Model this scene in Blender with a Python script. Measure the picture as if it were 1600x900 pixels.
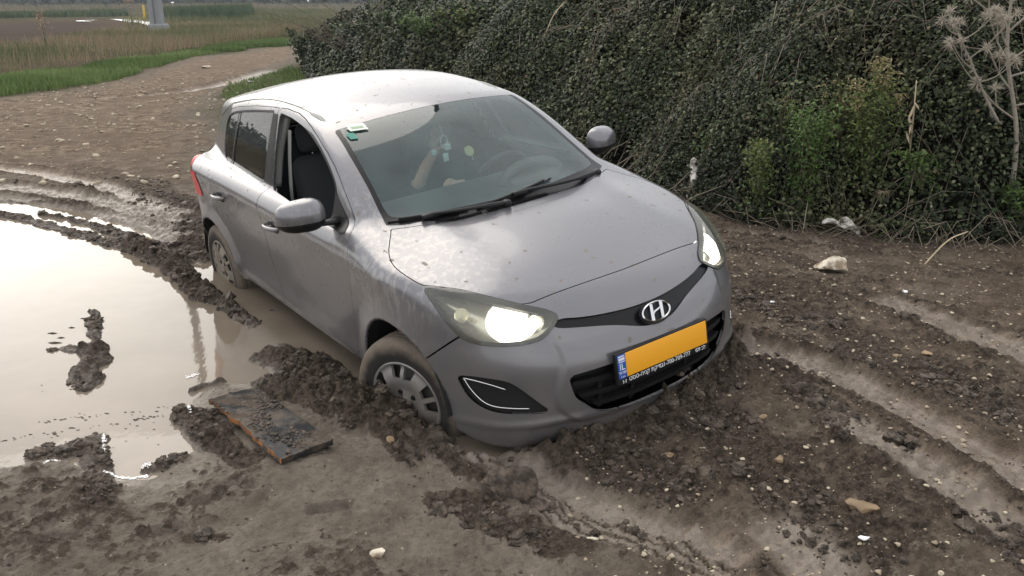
import bpy, bmesh, math, random
import numpy as np
from mathutils import Vector, Matrix
random.seed(7); RNG=np.random.default_rng(7)
PI=math.pi; R_=math.radians
for o in list(bpy.data.objects): bpy.data.objects.remove(o)
sc=bpy.context.scene; COL=sc.collection
# ------------------------------------------------------------ camera
CAMH=1.8; PITCH=18.7138; FPX=1328.41
cd=bpy.data.cameras.new('camera'); cam=bpy.data.objects.new('camera',cd); COL.objects.link(cam)
cam.location=(0,0,CAMH); cam.rotation_euler=(R_(90-PITCH),0,0)
cd.sensor_width=36; cd.lens=36*FPX/1600; cd.clip_start=.05; cd.clip_end=3000
sc.camera=cam
# ------------------------------------------------------------ world
SUN_EL=48; SUN_AZ=-32       # azimuth from +Y, negative = to the left
w=bpy.data.worlds.new('World'); sc.world=w; w.use_nodes=True
nt=w.node_tree; nt.nodes.clear()
def N(nt,t,**k):
    n=nt.nodes.new(t)
    for a,b in k.items():
        if a=='loc': continue
        setattr(n,a,b)
    return n
out=N(nt,'ShaderNodeOutputWorld'); bg=N(nt,'ShaderNodeBackground'); bg.inputs['Strength'].default_value=.13
sky=N(nt,'ShaderNodeTexSky',sky_type='NISHITA'); sky.sun_disc=False
sky.sun_elevation=R_(SUN_EL); sky.sun_rotation=R_(SUN_AZ); sky.air_density=1; sky.dust_density=5; sky.ozone_density=1
tc=N(nt,'ShaderNodeTexCoord'); mp=N(nt,'ShaderNodeMapping'); mp.inputs['Scale'].default_value=(1,1,2.6)
nz=N(nt,'ShaderNodeTexNoise'); nz.inputs['Scale'].default_value=1.7; nz.inputs['Detail'].default_value=5; nz.inputs['Roughness'].default_value=.5
cr=N(nt,'ShaderNodeValToRGB'); cr.color_ramp.elements[0].position=.32; cr.color_ramp.elements[0].color=(5.3,5.45,5.7,1)
cr.color_ramp.elements[1].position=.70; cr.color_ramp.elements[1].color=(10.3,10.1,9.7,1)
mx=N(nt,'ShaderNodeMix',data_type='RGBA'); mx.inputs['Factor'].default_value=.80
L=nt.links.new
L(tc.outputs['Generated'],mp.inputs['Vector']); L(mp.outputs[0],nz.inputs['Vector']); L(nz.outputs['Fac'],cr.inputs['Fac'])
L(sky.outputs[0],mx.inputs['A']); L(cr.outputs[0],mx.inputs['B']); # thin cloud glows where the low winter sun stands behind it
ga,ge=math.radians(-31),math.radians(15)
dp=N(nt,'ShaderNodeVectorMath',operation='DOT_PRODUCT'); L(tc.outputs['Generated'],dp.inputs[0]); dp.inputs[1].default_value=(math.sin(ga)*math.cos(ge),math.cos(ga)*math.cos(ge),math.sin(ge))
mm=N(nt,'ShaderNodeMath',operation='MAXIMUM'); L(dp.outputs['Value'],mm.inputs[0]); mm.inputs[1].default_value=0
pw=N(nt,'ShaderNodeMath',operation='POWER'); L(mm.outputs[0],pw.inputs[0]); pw.inputs[1].default_value=32
ml=N(nt,'ShaderNodeVectorMath',operation='SCALE'); ml.inputs[0].default_value=(15,14,12.3); L(pw.outputs[0],ml.inputs['Scale'])
ad=N(nt,'ShaderNodeVectorMath',operation='ADD'); L(mx.outputs['Result'],ad.inputs[0]); L(ml.outputs[0],ad.inputs[1])
L(ad.outputs[0],bg.inputs['Color']); L(bg.outputs[0],out.inputs['Surface'])
# ------------------------------------------------------------ sun (behind thin cloud)
sd=bpy.data.lights.new('sun','SUN'); sd.energy=.6; sd.angle=R_(45); sd.color=(1,.95,.87)
so=bpy.data.objects.new('sun',sd); COL.objects.link(so)
a=R_(SUN_AZ); e=R_(SUN_EL)
dirv=Vector((math.sin(a)*math.cos(e),math.cos(a)*math.cos(e),math.sin(e)))
so.rotation_euler=dirv.to_track_quat('Z','Y').to_euler(); so.location=dirv*30
sc.view_settings.view_transform='Standard'; sc.view_settings.look='None'; sc.view_settings.exposure=.57; sc.view_settings.gamma=1
sc.view_settings.use_curve_mapping=False
# ------------------------------------------------------------ material helpers
def mat(name,col=(.5,.5,.5),rough=.5,metal=0,**k):
    m=bpy.data.materials.new(name); m.use_nodes=True
    b=m.node_tree.nodes['Principled BSDF']
    b.inputs['Base Color'].default_value=(*col,1); b.inputs['Roughness'].default_value=rough; b.inputs['Metallic'].default_value=metal
    for a,v in k.items(): b.inputs[a.replace('_',' ')].default_value=v
    return m
def bsdf(m): return m.node_tree.nodes['Principled BSDF']
def tex(m,scale,detail=4,rough=.55,coord='Object',stretch=(1,1,1),kind='noise',offset=(0,0,0)):
    nt=m.node_tree; tc=N(nt,'ShaderNodeTexCoord'); mp=N(nt,'ShaderNodeMapping'); mp.inputs['Scale'].default_value=stretch; mp.inputs['Location'].default_value=offset
    if kind=='noise':
        n=N(nt,'ShaderNodeTexNoise'); n.inputs['Detail'].default_value=detail; n.inputs['Roughness'].default_value=rough
    else:
        n=N(nt,'ShaderNodeTexVoronoi')
    n.inputs['Scale'].default_value=scale
    nt.links.new(tc.outputs[coord],mp.inputs['Vector']); nt.links.new(mp.outputs[0],n.inputs['Vector'])
    return n.outputs['Fac'] if kind=='noise' else n.outputs['Distance']
def ramp(m,fac,stops):
    nt=m.node_tree; r=N(nt,'ShaderNodeValToRGB'); el=r.color_ramp.elements
    while len(el)<len(stops): el.new(.5)
    for e_,(p,c) in zip(el,stops):
        e_.position=p; e_.color=(c,c,c,1) if not hasattr(c,'__len__') else (*c,1)
    nt.links.new(fac,r.inputs['Fac']); return r.outputs['Color']
def mixc(m,f,a,b,blend='MIX'):
    nt=m.node_tree; x=N(nt,'ShaderNodeMix',data_type='RGBA',blend_type=blend)
    for s,v in (('Factor',f),('A',a),('B',b)):
        if isinstance(v,(int,float)): x.inputs[s].default_value=v
        elif isinstance(v,tuple): x.inputs[s].default_value=(*v,1)
        else: nt.links.new(v,x.inputs[s])
    return x.outputs['Result']
def mth(m,op,a,b=0.0,clamp=False):
    nt=m.node_tree; x=N(nt,'ShaderNodeMath',operation=op); x.use_clamp=clamp
    for i,v in ((0,a),(1,b)):
        if isinstance(v,(int,float)): x.inputs[i].default_value=v
        else: nt.links.new(v,x.inputs[i])
    return x.outputs[0]
def attr(m,name):
    n=N(m.node_tree,'ShaderNodeAttribute'); n.attribute_name=name; return n.outputs['Fac']
def bump(m,h,strength=.5,dist=.01):
    nt=m.node_tree; b=N(nt,'ShaderNodeBump'); b.inputs['Strength'].default_value=strength; b.inputs['Distance'].default_value=dist
    nt.links.new(h,b.inputs['Height']); nt.links.new(b.outputs[0],bsdf(m).inputs['Normal'])
def setin(m,name,v): m.node_tree.links.new(v,bsdf(m).inputs[name])
# ------------------------------------------------------------ object helpers
def tag(o,label=None,cat=None,group=None,kind=None):
    if label: o['label']=label
    if cat: o['category']=cat
    if group: o['group']=group
    if kind: o['kind']=kind
    return o
def empty(name,loc=(0,0,0),rot=(0,0,0)):
    o=bpy.data.objects.new(name,None); COL.objects.link(o); o.location=loc; o.rotation_euler=rot; o.empty_display_size=.1; return o
def link(name,me,mats=None,parent=None):
    o=bpy.data.objects.new(name,me); COL.objects.link(o)
    if mats is not None:
        for m in (mats if isinstance(mats,(list,tuple)) else [mats]): me.materials.append(m)
    if parent is not None: o.parent=parent
    return o
def npmesh(name,V,F,mats=None,parent=None,smooth=True,normals=None,attrs=None,fmat=None):
    V=np.asarray(V,np.float32); me=bpy.data.meshes.new(name)
    if isinstance(F,np.ndarray):
        k=F.shape[1]; me.vertices.add(len(V)); me.vertices.foreach_set('co',V.ravel())
        me.loops.add(F.size); me.loops.foreach_set('vertex_index',F.ravel().astype(np.int32))
        me.polygons.add(len(F)); me.polygons.foreach_set('loop_start',np.arange(len(F),dtype=np.int32)*k)
        me.update(calc_edges=True)
    else:
        me.from_pydata(V.tolist(),[],F); me.update()
    if smooth: me.polygons.foreach_set('use_smooth',np.ones(len(me.polygons),bool))
    if fmat is not None: me.polygons.foreach_set('material_index',np.asarray(fmat,np.int32))
    if attrs:
        for k_,v in attrs.items():
            at=me.attributes.new(k_,'FLOAT','POINT'); at.data.foreach_set('value',np.asarray(v,np.float32))
    if normals is not None: me.normals_split_custom_set_from_vertices(np.asarray(normals,float).tolist())
    return link(name,me,mats,parent)
def bmobj(name,bm,mats,parent=None,smooth=False,angle=None):
    me=bpy.data.meshes.new(name); bm.normal_update(); bm.to_mesh(me); bm.free()
    if smooth:
        for p in me.polygons: p.use_smooth=True
        if angle: me.set_sharp_from_angle(angle=R_(angle))
    return link(name,me,mats,parent)
def rbox(bm,c,s,bev=.01,rot=(0,0,0),seg=3,taper=None):
    M=Matrix.Translation(c)@Matrix.Rotation(R_(rot[2]),4,'Z')@Matrix.Rotation(R_(rot[1]),4,'Y')@Matrix.Rotation(R_(rot[0]),4,'X')
    b2=bmesh.new(); bmesh.ops.create_cube(b2,size=1)
    for v in b2.verts:
        v.co.x*=s[0];v.co.y*=s[1];v.co.z*=s[2]
        if taper and v.co.z>0: v.co.x*=taper[0];v.co.y*=taper[1]
    if bev>0: bmesh.ops.bevel(b2,geom=b2.edges[:],offset=bev,segments=seg,affect='EDGES',profile=.5)
    for v in b2.verts: v.co=M@v.co
    me=bpy.data.meshes.new('t'); b2.to_mesh(me); bm.from_mesh(me); bpy.data.meshes.remove(me); b2.free()
def tube(bm,pts,r,n=8,cap=True):
    pts=[Vector(p) for p in pts]; rs=r if hasattr(r,'__len__') else [r]*len(pts)
    rings=[];up=Vector((0,0,1))
    t0=(pts[1]-pts[0]).normalized(); u=t0.cross(up)
    if u.length<.01: u=t0.cross(Vector((1,0,0)))
    u.normalize()
    for i,p in enumerate(pts):
        t=(pts[min(i+1,len(pts)-1)]-pts[max(i-1,0)]).normalized()
        u=(u-t*u.dot(t)).normalized(); v=t.cross(u)
        rings.append([bm.verts.new(p+(u*math.cos(2*PI*k/n)+v*math.sin(2*PI*k/n))*rs[i]) for k in range(n)])
    for a_,b_ in zip(rings,rings[1:]):
        for k in range(n): bm.faces.new((a_[k],a_[(k+1)%n],b_[(k+1)%n],b_[k]))
    if cap: bm.faces.new(rings[0][::-1]); bm.faces.new(rings[-1])
def lathe(bm,prof,n=48,axis='Y'):
    rings=[]
    for r,h in prof:
        ring=[]
        for k in range(n):
            c,s_=math.cos(2*PI*k/n)*r,math.sin(2*PI*k/n)*r
            ring.append(bm.verts.new((c,h,s_) if axis=='Y' else (c,s_,h)))
        rings.append(ring)
    for a_,b_ in zip(rings,rings[1:]):
        for k in range(n): bm.faces.new((a_[k],a_[(k+1)%n],b_[(k+1)%n],b_[k]))
def catmull(pts,n=6):
    P=[np.array(p,float) for p in pts]; P=[2*P[0]-P[1]]+P+[2*P[-1]-P[-2]]; o=[]
    for i in range(1,len(P)-2):
        for k in range(n):
            t=k/n; a_,b_,c_,d_=P[i-1],P[i],P[i+1],P[i+2]
            o.append(.5*((2*b_)+(-a_+c_)*t+(2*a_-5*b_+4*c_-d_)*t*t+(-a_+3*b_-3*c_+d_)*t**3))
    o.append(P[-2]); return o
# ------------------------------------------------------------ numpy noise
def _h(ix,iy,iz,seed):
    n=(ix.astype(np.int64)*374761393+iy.astype(np.int64)*668265263+iz.astype(np.int64)*2147483647+seed*1274126177)&0xffffffff
    n=((n^(n>>13))*1274126177)&0xffffffff; n=((n^(n>>16))*2246822519)&0xffffffff
    return ((n^(n>>15))&0xffffff)/float(0xffffff)
def vnoise(x,y,seed=0):
    ix=np.floor(x);iy=np.floor(y);fx=x-ix;fy=y-iy;z=np.zeros_like(ix)
    fx=fx*fx*fx*(fx*(fx*6-15)+10);fy=fy*fy*fy*(fy*(fy*6-15)+10)
    a_=_h(ix,iy,z,seed);b_=_h(ix+1,iy,z,seed);c_=_h(ix,iy+1,z,seed);d_=_h(ix+1,iy+1,z,seed)
    return (a_*(1-fx)+b_*fx)*(1-fy)+(c_*(1-fx)+d_*fx)*fy
def fbm(x,y,s,oct=4,seed=0,gain=.5):
    r=0;a_=1;t=0
    for i in range(oct):
        c,s_=math.cos(i*1.3),math.sin(i*1.3); f=s*2**i
        r=r+a_*(vnoise((c*x-s_*y)*f+i*17.3,(s_*x+c*y)*f-i*9.1,seed+i)*2-1); t+=a_; a_*=gain
    return r/t
def worley(x,y,s,seed=0):
    X=x*s;Y=y*s;ix=np.floor(X);iy=np.floor(Y);z=np.zeros_like(ix);d=np.full(X.shape,9.)
    for i in(-1,0,1):
        for j in(-1,0,1):
            px=ix+i+_h(ix+i,iy+j,z,seed);py=iy+j+_h(ix+i,iy+j,z+1,seed)
            d=np.minimum(d,(X-px)**2+(Y-py)**2)
    return np.sqrt(d)
# ------------------------------------------------------------ car body as a smooth implicit surface (x forward, y left, z up, metres)
def spl(xs,ys):
    xs=np.array(xs,float);ys=np.array(ys,float)
    if xs[0]>xs[-1]: xs=xs[::-1];ys=ys[::-1]
    n=len(xs);h=np.diff(xs);A=np.eye(n);b=np.zeros(n)
    for i in range(1,n-1):
        A[i,i-1]=h[i-1];A[i,i]=2*(h[i-1]+h[i]);A[i,i+1]=h[i]
        b[i]=6*((ys[i+1]-ys[i])/h[i]-(ys[i]-ys[i-1])/h[i-1])
    M=np.linalg.solve(A,b)
    # tabulate finely -> fast lookup with linear extrapolation
    T=np.linspace(xs[0],xs[-1],1200);k=np.clip(np.searchsorted(xs,T)-1,0,n-2)
    a=xs[k+1]-T;c=T-xs[k];H=h[k]
    Y=(M[k]*a**3+M[k+1]*c**3)/(6*H)+(ys[k]/H-M[k]*H/6)*a+(ys[k+1]/H-M[k+1]*H/6)*c
    s0=(Y[1]-Y[0])/(T[1]-T[0]);s1=(Y[-1]-Y[-2])/(T[-1]-T[-2]);st=T[1]-T[0]
    def f(x):
        x=np.asarray(x,float)
        q=np.clip((x-T[0])/st,0,1199-1e-9);i=q.astype(np.int32);w=q-i
        r=Y[i]*(1-w)+Y[i+1]*w
        return r+np.minimum(x-T[0],0)*s0+np.maximum(x-T[-1],0)*s1
    return f
def smax(a,b,k):
    h=np.maximum(k-np.abs(a-b),0)/k
    return np.maximum(a,b)+h*h*k*.25
def smin(a,b,k): return -smax(-a,-b,k)
CREASE=spl([.6,.2,0,-.5,-1.2,-2.1,-2.7,-3.1],[.80,.83,.845,.875,.905,.94,.965,.98])
LOW=spl([-.75,-.66,-.60,-.54,-.46,-.38,-.25,-.12,-.04,0],[.70,.765,.798,.812,.812,.816,.826,.838,.848,.855])
UP=spl([0,.03,.06,.09,.13,.2],[.855,.846,.832,.812,.776,.70])
TAPER=spl([.8,.6,.4,.2,0,-.4,-1.2,-2.1,-2.6,-2.9,-3.1,-3.3],[-.12,-.06,-.018,-.003,0,-.004,0,.002,.005,-.02,-.08,-.17])
CIRC=[(.02,.30),(-2.49,.30)]
def side(x,y,z):
    w=z-CREASE(x)
    S=np.where(w<0,LOW(np.clip(w,-.75,0)),UP(np.clip(w,0,.2)))+TAPER(x)
    for cx,cz in CIRC:
        d=np.sqrt((x-cx)**2+(z-cz)**2)
        S=S+.022*np.clip(1-(np.abs(d-.34)/.13),0,1)**1.5*np.clip((z-.1)/.2,0,1)
    return y-S
XF=spl([.10,.20,.28,.36,.46,.54,.60,.66,.72,.78,.9],[.66,.755,.795,.815,.822,.815,.795,.765,.735,.69,.60])
CY=spl([-.2,0,.2,.4,.5,.6,.68,.74,.80,.9],[.012,0,.012,.058,.095,.145,.215,.30,.43,.75])
YC=spl([.28,.34,.42,.50,.58,.66],[.40,.47,.505,.485,.462,.47])
def front(x,y,z):
    s=np.clip((YC(z)-y)/.030+.5,0,1); s=s*s*(3-2*s)
    zz=np.clip((z-.27)/.03,0,1)*np.clip((.69-z)/.05,0,1)
    r=np.exp(-((y-.66)/.13)**2-((z-.45)/.095)**2)
    lip=np.exp(-((z-.318+.02*np.clip(y-.4,0,1))/.020)**2)*np.clip((y-.30)/.15,0,1)
    return (x-XF(z)+CY(y)-.012*s*zz+.018*r-.012*lip)*.8
HC=spl([-.5,-.3,-.08,.1,.3,.5,.6,.7,.8,1.0],[1.06,1.025,.976,.945,.898,.832,.79,.735,.66,.48])
CRN=spl([-.6,-.3,-.05,.2,.45,.7,1.0],[.055,.062,.088,.105,.092,.10,.11])
def hood(x,y,z):
    cr=CRN(x)
    return (z-HC(x)+cr*y*y-.010*np.exp(-((y-.50)/.10)**2)*np.clip((.55-x)/.5,0,1))*.93
BELT=spl([.2,-.45,-1.4,-2.3,-3.1],[.93,.965,1.0,1.03,1.04])
def rear(x,y,z):
    xr=np.interp(z,[.2,.35,.6,.8,1.0,1.1],[-3.08,-3.17,-3.175,-3.12,-3.06,-3.03])
    return (xr-x+.30*(y/.8)**2+.25*np.clip(y-.6,0,1)**2*4)*.9
G0=spl([.9,.98,1.2,1.37,1.42,1.5],[.785,.758,.682,.612,.592,.55])
def gside(x,y,z):
    return (y-G0(z)-np.interp(x,[-3.1,-2.4,-1.6,-.9,-.2],[-.19,-.055,-.005,0,-.02]))*.93
# windshield: x = xc(z) - c*y^2
WX=spl([.90,.976,1.1,1.25,1.40,1.46],[.055,-.08,-.285,-.545,-.85,-.99])
def wshield(x,y,z):
    return (x-WX(z)+np.interp(z,[.97,1.38],[.40,.42])*y*y)*.70
RF=spl([-.6,-.9,-1.2,-1.6,-2.0,-2.4,-2.8,-3.1],[1.33,1.402,1.452,1.487,1.485,1.445,1.388,1.33])
def roof(x,y,z): return z-RF(x)+.048*(y/.55)**2
def rglass(x,y,z):
    xr=np.interp(z,[1.0,1.1,1.30,1.36,1.42],[-3.06,-3.03,-2.93,-2.93,-2.9])
    return (xr-x+.28*y*y)*.93
BOT=spl([.9,.45,.36,-.38,-1.2,-2.1,-2.7,-3.2],[.21,.205,.25,.30,.298,.29,.26,.25])
def body(x,y,z):
    lo=smax(side(x,y,z),front(x,y,z),.09)
    lo=smax(lo,rear(x,y,z),.09)
    top=np.where(x>-.35,hood(x,y,z),0)
    tb=(z-BELT(x)-.0)
    w=np.clip((x+.55)/.25,0,1); w=w*w*(3-2*w); top=hood(x,y,z)*w+tb*(1-w)
    lo=smax(lo,top,.07)
    lo=smax(lo,BOT(x)-z,.03)
    up=smax(smax(gside(x,y,z),roof(x,y,z),.06),smax(wshield(x,y,z),rglass(x,y,z),.03),.05)
    up=smax(up,.9-z,.01)
    return smin(lo,up,np.interp(x,[-2.85,-2.2],[.06,.03]))
def full(x,y,z):
    f=body(x,y,z)
    for cx,cz in CIRC:
        d=np.sqrt((x-cx)**2+(z-cz)**2)
        f=smax(f,np.minimum(.352-d,1)*1.0-np.maximum(.52-y,0)*10,.012)
    return f
def F(P): 
    return body(P[...,0],np.abs(P[...,1]),P[...,2])
class Ms:
    def __init__(s,V,Nn,T): s.V=V;s.N=Nn;s.T=T
def clip(m,f):
    """split triangles along f=0, returns (f>0 part, f<0 part)"""
    f=np.where(np.abs(f)<1e-6,1e-6,f); pos=f>0; c=pos[m.T].sum(1)
    Vn=m.V;Nn=m.N; outp=[m.T[c==3]]; outn=[m.T[c==0]]
    X=m.T[(c==1)|(c==2)]
    if len(X):
        cc=pos[X].sum(1); lone=np.where((cc==1)[:,None],pos[X],~pos[X]).argmax(1)
        ar=np.arange(len(X)); A=X[ar,lone];B=X[ar,(lone+1)%3];C=X[ar,(lone+2)%3]
        E=np.concatenate([np.stack([A,B],1),np.stack([A,C],1)]); Es=np.sort(E,1)
        U,inv=np.unique(Es,axis=0,return_inverse=True); inv=inv.ravel()
        t=f[U[:,0]]/(f[U[:,0]]-f[U[:,1]]); t=t[:,None]
        nv=Vn[U[:,0]]*(1-t)+Vn[U[:,1]]*t; nn=Nn[U[:,0]]*(1-t)+Nn[U[:,1]]*t; nn/=np.linalg.norm(nn,axis=1)[:,None]+1e-12
        b0=len(Vn); Vn=np.concatenate([Vn,nv]); Nn=np.concatenate([Nn,nn])
        AB=b0+inv[:len(X)];AC=b0+inv[len(X):]
        t1=np.stack([A,AB,AC],1); t2=np.stack([AB,B,C],1); t3=np.stack([AB,C,AC],1)
        k=cc==1
        outp+= [t1[k],t2[~k],t3[~k]]; outn+=[t1[~k],t2[k],t3[k]]
    def mk(l):
        T=np.concatenate(l)
        if len(T)==0: return Ms(np.zeros((0,3)),np.zeros((0,3)),np.zeros((0,3),int))
        u,iv=np.unique(T,return_inverse=True); return Ms(Vn[u],Nn[u],iv.reshape(T.shape))
    return mk(outp),mk(outn)
def join(*ms):
    V=[];Nn=[];T=[];b=0
    for m in ms: V.append(m.V);Nn.append(m.N);T.append(m.T+b);b+=len(m.V)
    return Ms(np.concatenate(V),np.concatenate(Nn),np.concatenate(T))
def mirror(m):
    s=np.array([1,-1,1.]); return Ms(m.V*s,m.N*s,m.T[:,::-1])
def shift(m,d): return Ms(m.V+m.N*(d if np.isscalar(d) else np.asarray(d)[:,None]),m.N,m.T)
def pdist(p,poly,closed=True):
    """distance to polyline + inside test"""
    poly=np.asarray(poly,float); n=len(poly); d=np.full(len(p),1e9); ins=np.zeros(len(p),bool)
    for i in range(n if closed else n-1):
        a_=poly[i];b_=poly[(i+1)%n];ab=b_-a_; t=np.clip(((p-a_)@ab)/(ab@ab+1e-12),0,1)
        d=np.minimum(d,np.hypot(p[:,0]-a_[0]-t*ab[0],p[:,1]-a_[1]-t*ab[1]))
        if closed:
            c=((a_[1]>p[:,1])!=(b_[1]>p[:,1]))
            with np.errstate(divide='ignore',invalid='ignore'):
                xi=a_[0]+(p[:,1]-a_[1])*ab[0]/(ab[1] if ab[1]!=0 else 1e-12)
            ins^=c&(p[:,0]<xi)
    return np.where(ins,d,-d) if closed else d
def chaikin(P,n=2,closed=True):
    P=np.asarray(P,float)
    for _ in range(n):
        if closed: Q=np.roll(P,-1,0); P=np.stack([P*.75+Q*.25,P*.25+Q*.75],1).reshape(-1,2)
        else:
            A=P[:-1];B=P[1:]; P=np.concatenate([P[:1],np.stack([A*.75+B*.25,A*.25+B*.75],1).reshape(-1,2),P[-1:]])
    return P
def bedges(T):
    E=np.concatenate([T[:,[0,1]],T[:,[1,2]],T[:,[2,0]]]); S=np.sort(E,1)
    U,ix,ct=np.unique(S,axis=0,return_index=True,return_counts=True); return E[ix[ct==1]]
def thick(m,d,skip_y0=True):
    """add a returned edge of depth d around the border of a panel"""
    E=bedges(m.T)
    if len(E)==0: return m
    if skip_y0: k=~((np.abs(m.V[E[:,0],1])<1e-4)&(np.abs(m.V[E[:,1],1])<1e-4)); E=E[k]
    u,iv=np.unique(E,return_inverse=True); iv=iv.reshape(E.shape); b=len(m.V)
    ctr=m.V[u]; low=ctr-m.N[u]*d
    e=m.V[E[:,1]]-m.V[E[:,0]]; nf=np.cross(e,-m.N[E[:,0]]); nf/=np.linalg.norm(nf,axis=1)[:,None]+1e-9
    nn=np.zeros((len(u),3)); np.add.at(nn,iv[:,0],nf); np.add.at(nn,iv[:,1],nf); nn=-nn/(np.linalg.norm(nn,axis=1)[:,None]+1e-9)
    n=len(u); V=np.concatenate([m.V,ctr,low]); Nn=np.concatenate([m.N,nn,nn])
    t=np.concatenate([np.stack([b+iv[:,1],b+iv[:,0],b+n+iv[:,0]],1),np.stack([b+iv[:,1],b+n+iv[:,0],b+n+iv[:,1]],1)])
    return Ms(V,Nn,np.concatenate([m.T,t]))
def put(name,m,mt,parent,both=False):
    if both and len(m.V) and m.V[:,1].min()>2e-3:      # two separate pieces: an object for each
        put(name,mirror(m),mt,parent); return put(name,m,mt,parent)
    if both:                                            # weld the halves on the centre line
        n=len(m.V); q=mirror(m); on=np.abs(m.V[:,1])<1e-4; idx=np.where(on,np.arange(n),n+np.arange(n)); T=np.concatenate([m.T,idx[q.T]])
        V=np.concatenate([m.V,q.V]); Nn=np.concatenate([m.N,q.N]); u,iv=np.unique(T,return_inverse=True); m=Ms(V[u],Nn[u],iv.reshape(T.shape))
    return npmesh(name,m.V,m.T.astype(np.int32),mt,parent,normals=m.N)
def surface_nets(fn,lo,hi,h):
    ax=[np.arange(lo[i],hi[i]+h,h) for i in range(3)]
    sh=tuple(len(a_) for a_ in ax); Fv=np.empty(sh,np.float32)
    Yg,Zg=np.meshgrid(ax[1],ax[2],indexing='ij')
    for i0 in range(0,sh[0],16):
        xs=ax[0][i0:i0+16]; X=np.broadcast_to(xs[:,None,None],(len(xs),)+Yg.shape)
        Fv[i0:i0+16]=fn(X,np.broadcast_to(Yg,X.shape),np.broadcast_to(Zg,X.shape))
    ins=Fv<0; nx,ny,nz_=sh
    cnt=np.zeros((nx-1,ny-1,nz_-1),np.int8)
    for a_ in(0,1):
        for b_ in(0,1):
            for c in(0,1): cnt+=ins[a_:nx-1+a_,b_:ny-1+b_,c:nz_-1+c]
    act=(cnt>0)&(cnt<8); idx=-np.ones(act.shape,np.int64); ijk=np.argwhere(act); idx[act]=np.arange(len(ijk))
    acc=np.zeros((len(ijk),3));k=np.zeros(len(ijk))
    cor=[(a_,b_,c) for a_ in(0,1) for b_ in(0,1) for c in(0,1)]
    for p in cor:
        for d in range(3):
            if p[d]: continue
            q=list(p);q[d]=1
            f0=Fv[ijk[:,0]+p[0],ijk[:,1]+p[1],ijk[:,2]+p[2]];f1=Fv[ijk[:,0]+q[0],ijk[:,1]+q[1],ijk[:,2]+q[2]]
            s=(f0<0)!=(f1<0); t=np.where(s,f0/np.where(s,f0-f1,1),0)
            pt=np.array(p,float)[None,:].repeat(len(ijk),0); pt[:,d]+=t
            acc[s]+=pt[s];k[s]+=1
    V=(ijk+acc/k[:,None])*h+np.array([a_[0] for a_ in ax])
    T=[]
    for d in range(3):
        s0=[slice(1,-1)]*3; s0[d]=slice(0,-1)
        a_=[slice(1,-1)]*3; b_=list(a_); a_[d]=slice(0,sh[d]-1); b_[d]=slice(1,sh[d])
        A=ins[tuple(a_)];B=ins[tuple(b_)]; e=np.argwhere(A!=B); sg=A[tuple(e.T)]
        off=np.array([1,1,1]);off[d]=0; e=e+off
        o1,o2=[(1,2),(2,0),(0,1)][d]
        def c(u_,v_):
            q=e.copy();q[:,o1]-=u_;q[:,o2]-=v_;return idx[q[:,0],q[:,1],q[:,2]]
        q=np.stack([c(1,1),c(0,1),c(0,0),c(1,0)],1); q[~sg]=q[~sg][:,::-1]
        T.append(q[:,[0,1,2]]);T.append(q[:,[0,2,3]])
    T=np.concatenate(T); T=T[(T>=0).all(1)]
    return V,T
def grad(V,fn,e=.0015):
    G=np.empty_like(V)
    for d in range(3):
        o=np.zeros(3);o[d]=e; a_=V+o;b_=V-o
        G[:,d]=(fn(a_[:,0],a_[:,1],a_[:,2])-fn(b_[:,0],b_[:,1],b_[:,2]))/(2*e)
    return G
def fullm(x,y,z): return full(x,np.abs(y),z)
V,T=surface_nets(fullm,(-3.35,-.0305,.15),(.92,.95,1.56),.0122)
for _ in range(3):
    g=grad(V,fullm); f=fullm(V[:,0],V[:,1],V[:,2]); V=V-g*(f/np.maximum((g*g).sum(1),.2))[:,None]*.9
g=grad(V,fullm,.004); g/=np.linalg.norm(g,axis=1)[:,None]
S=Ms(V,g,T)
S,_=clip(S,S.V[:,1]-0.0)
k=S.V[:,1]<1e-5; S.V[k,1]=0; S.N[k,1]=0; S.N/=np.linalg.norm(S.N,axis=1)[:,None]
# open wheel wells and the underside: keep only outer skin
wl=np.full(len(S.V),1e3)
for cx,cz in CIRC: wl=np.minimum(wl,np.maximum(np.hypot(S.V[:,0]-cx,S.V[:,2]-cz)-.3535,.62-S.V[:,1]+np.abs(S.V[:,2]-.6)*0))
S,well=clip(S,np.where(S.V[:,1]>.55,wl,1.0))
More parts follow.
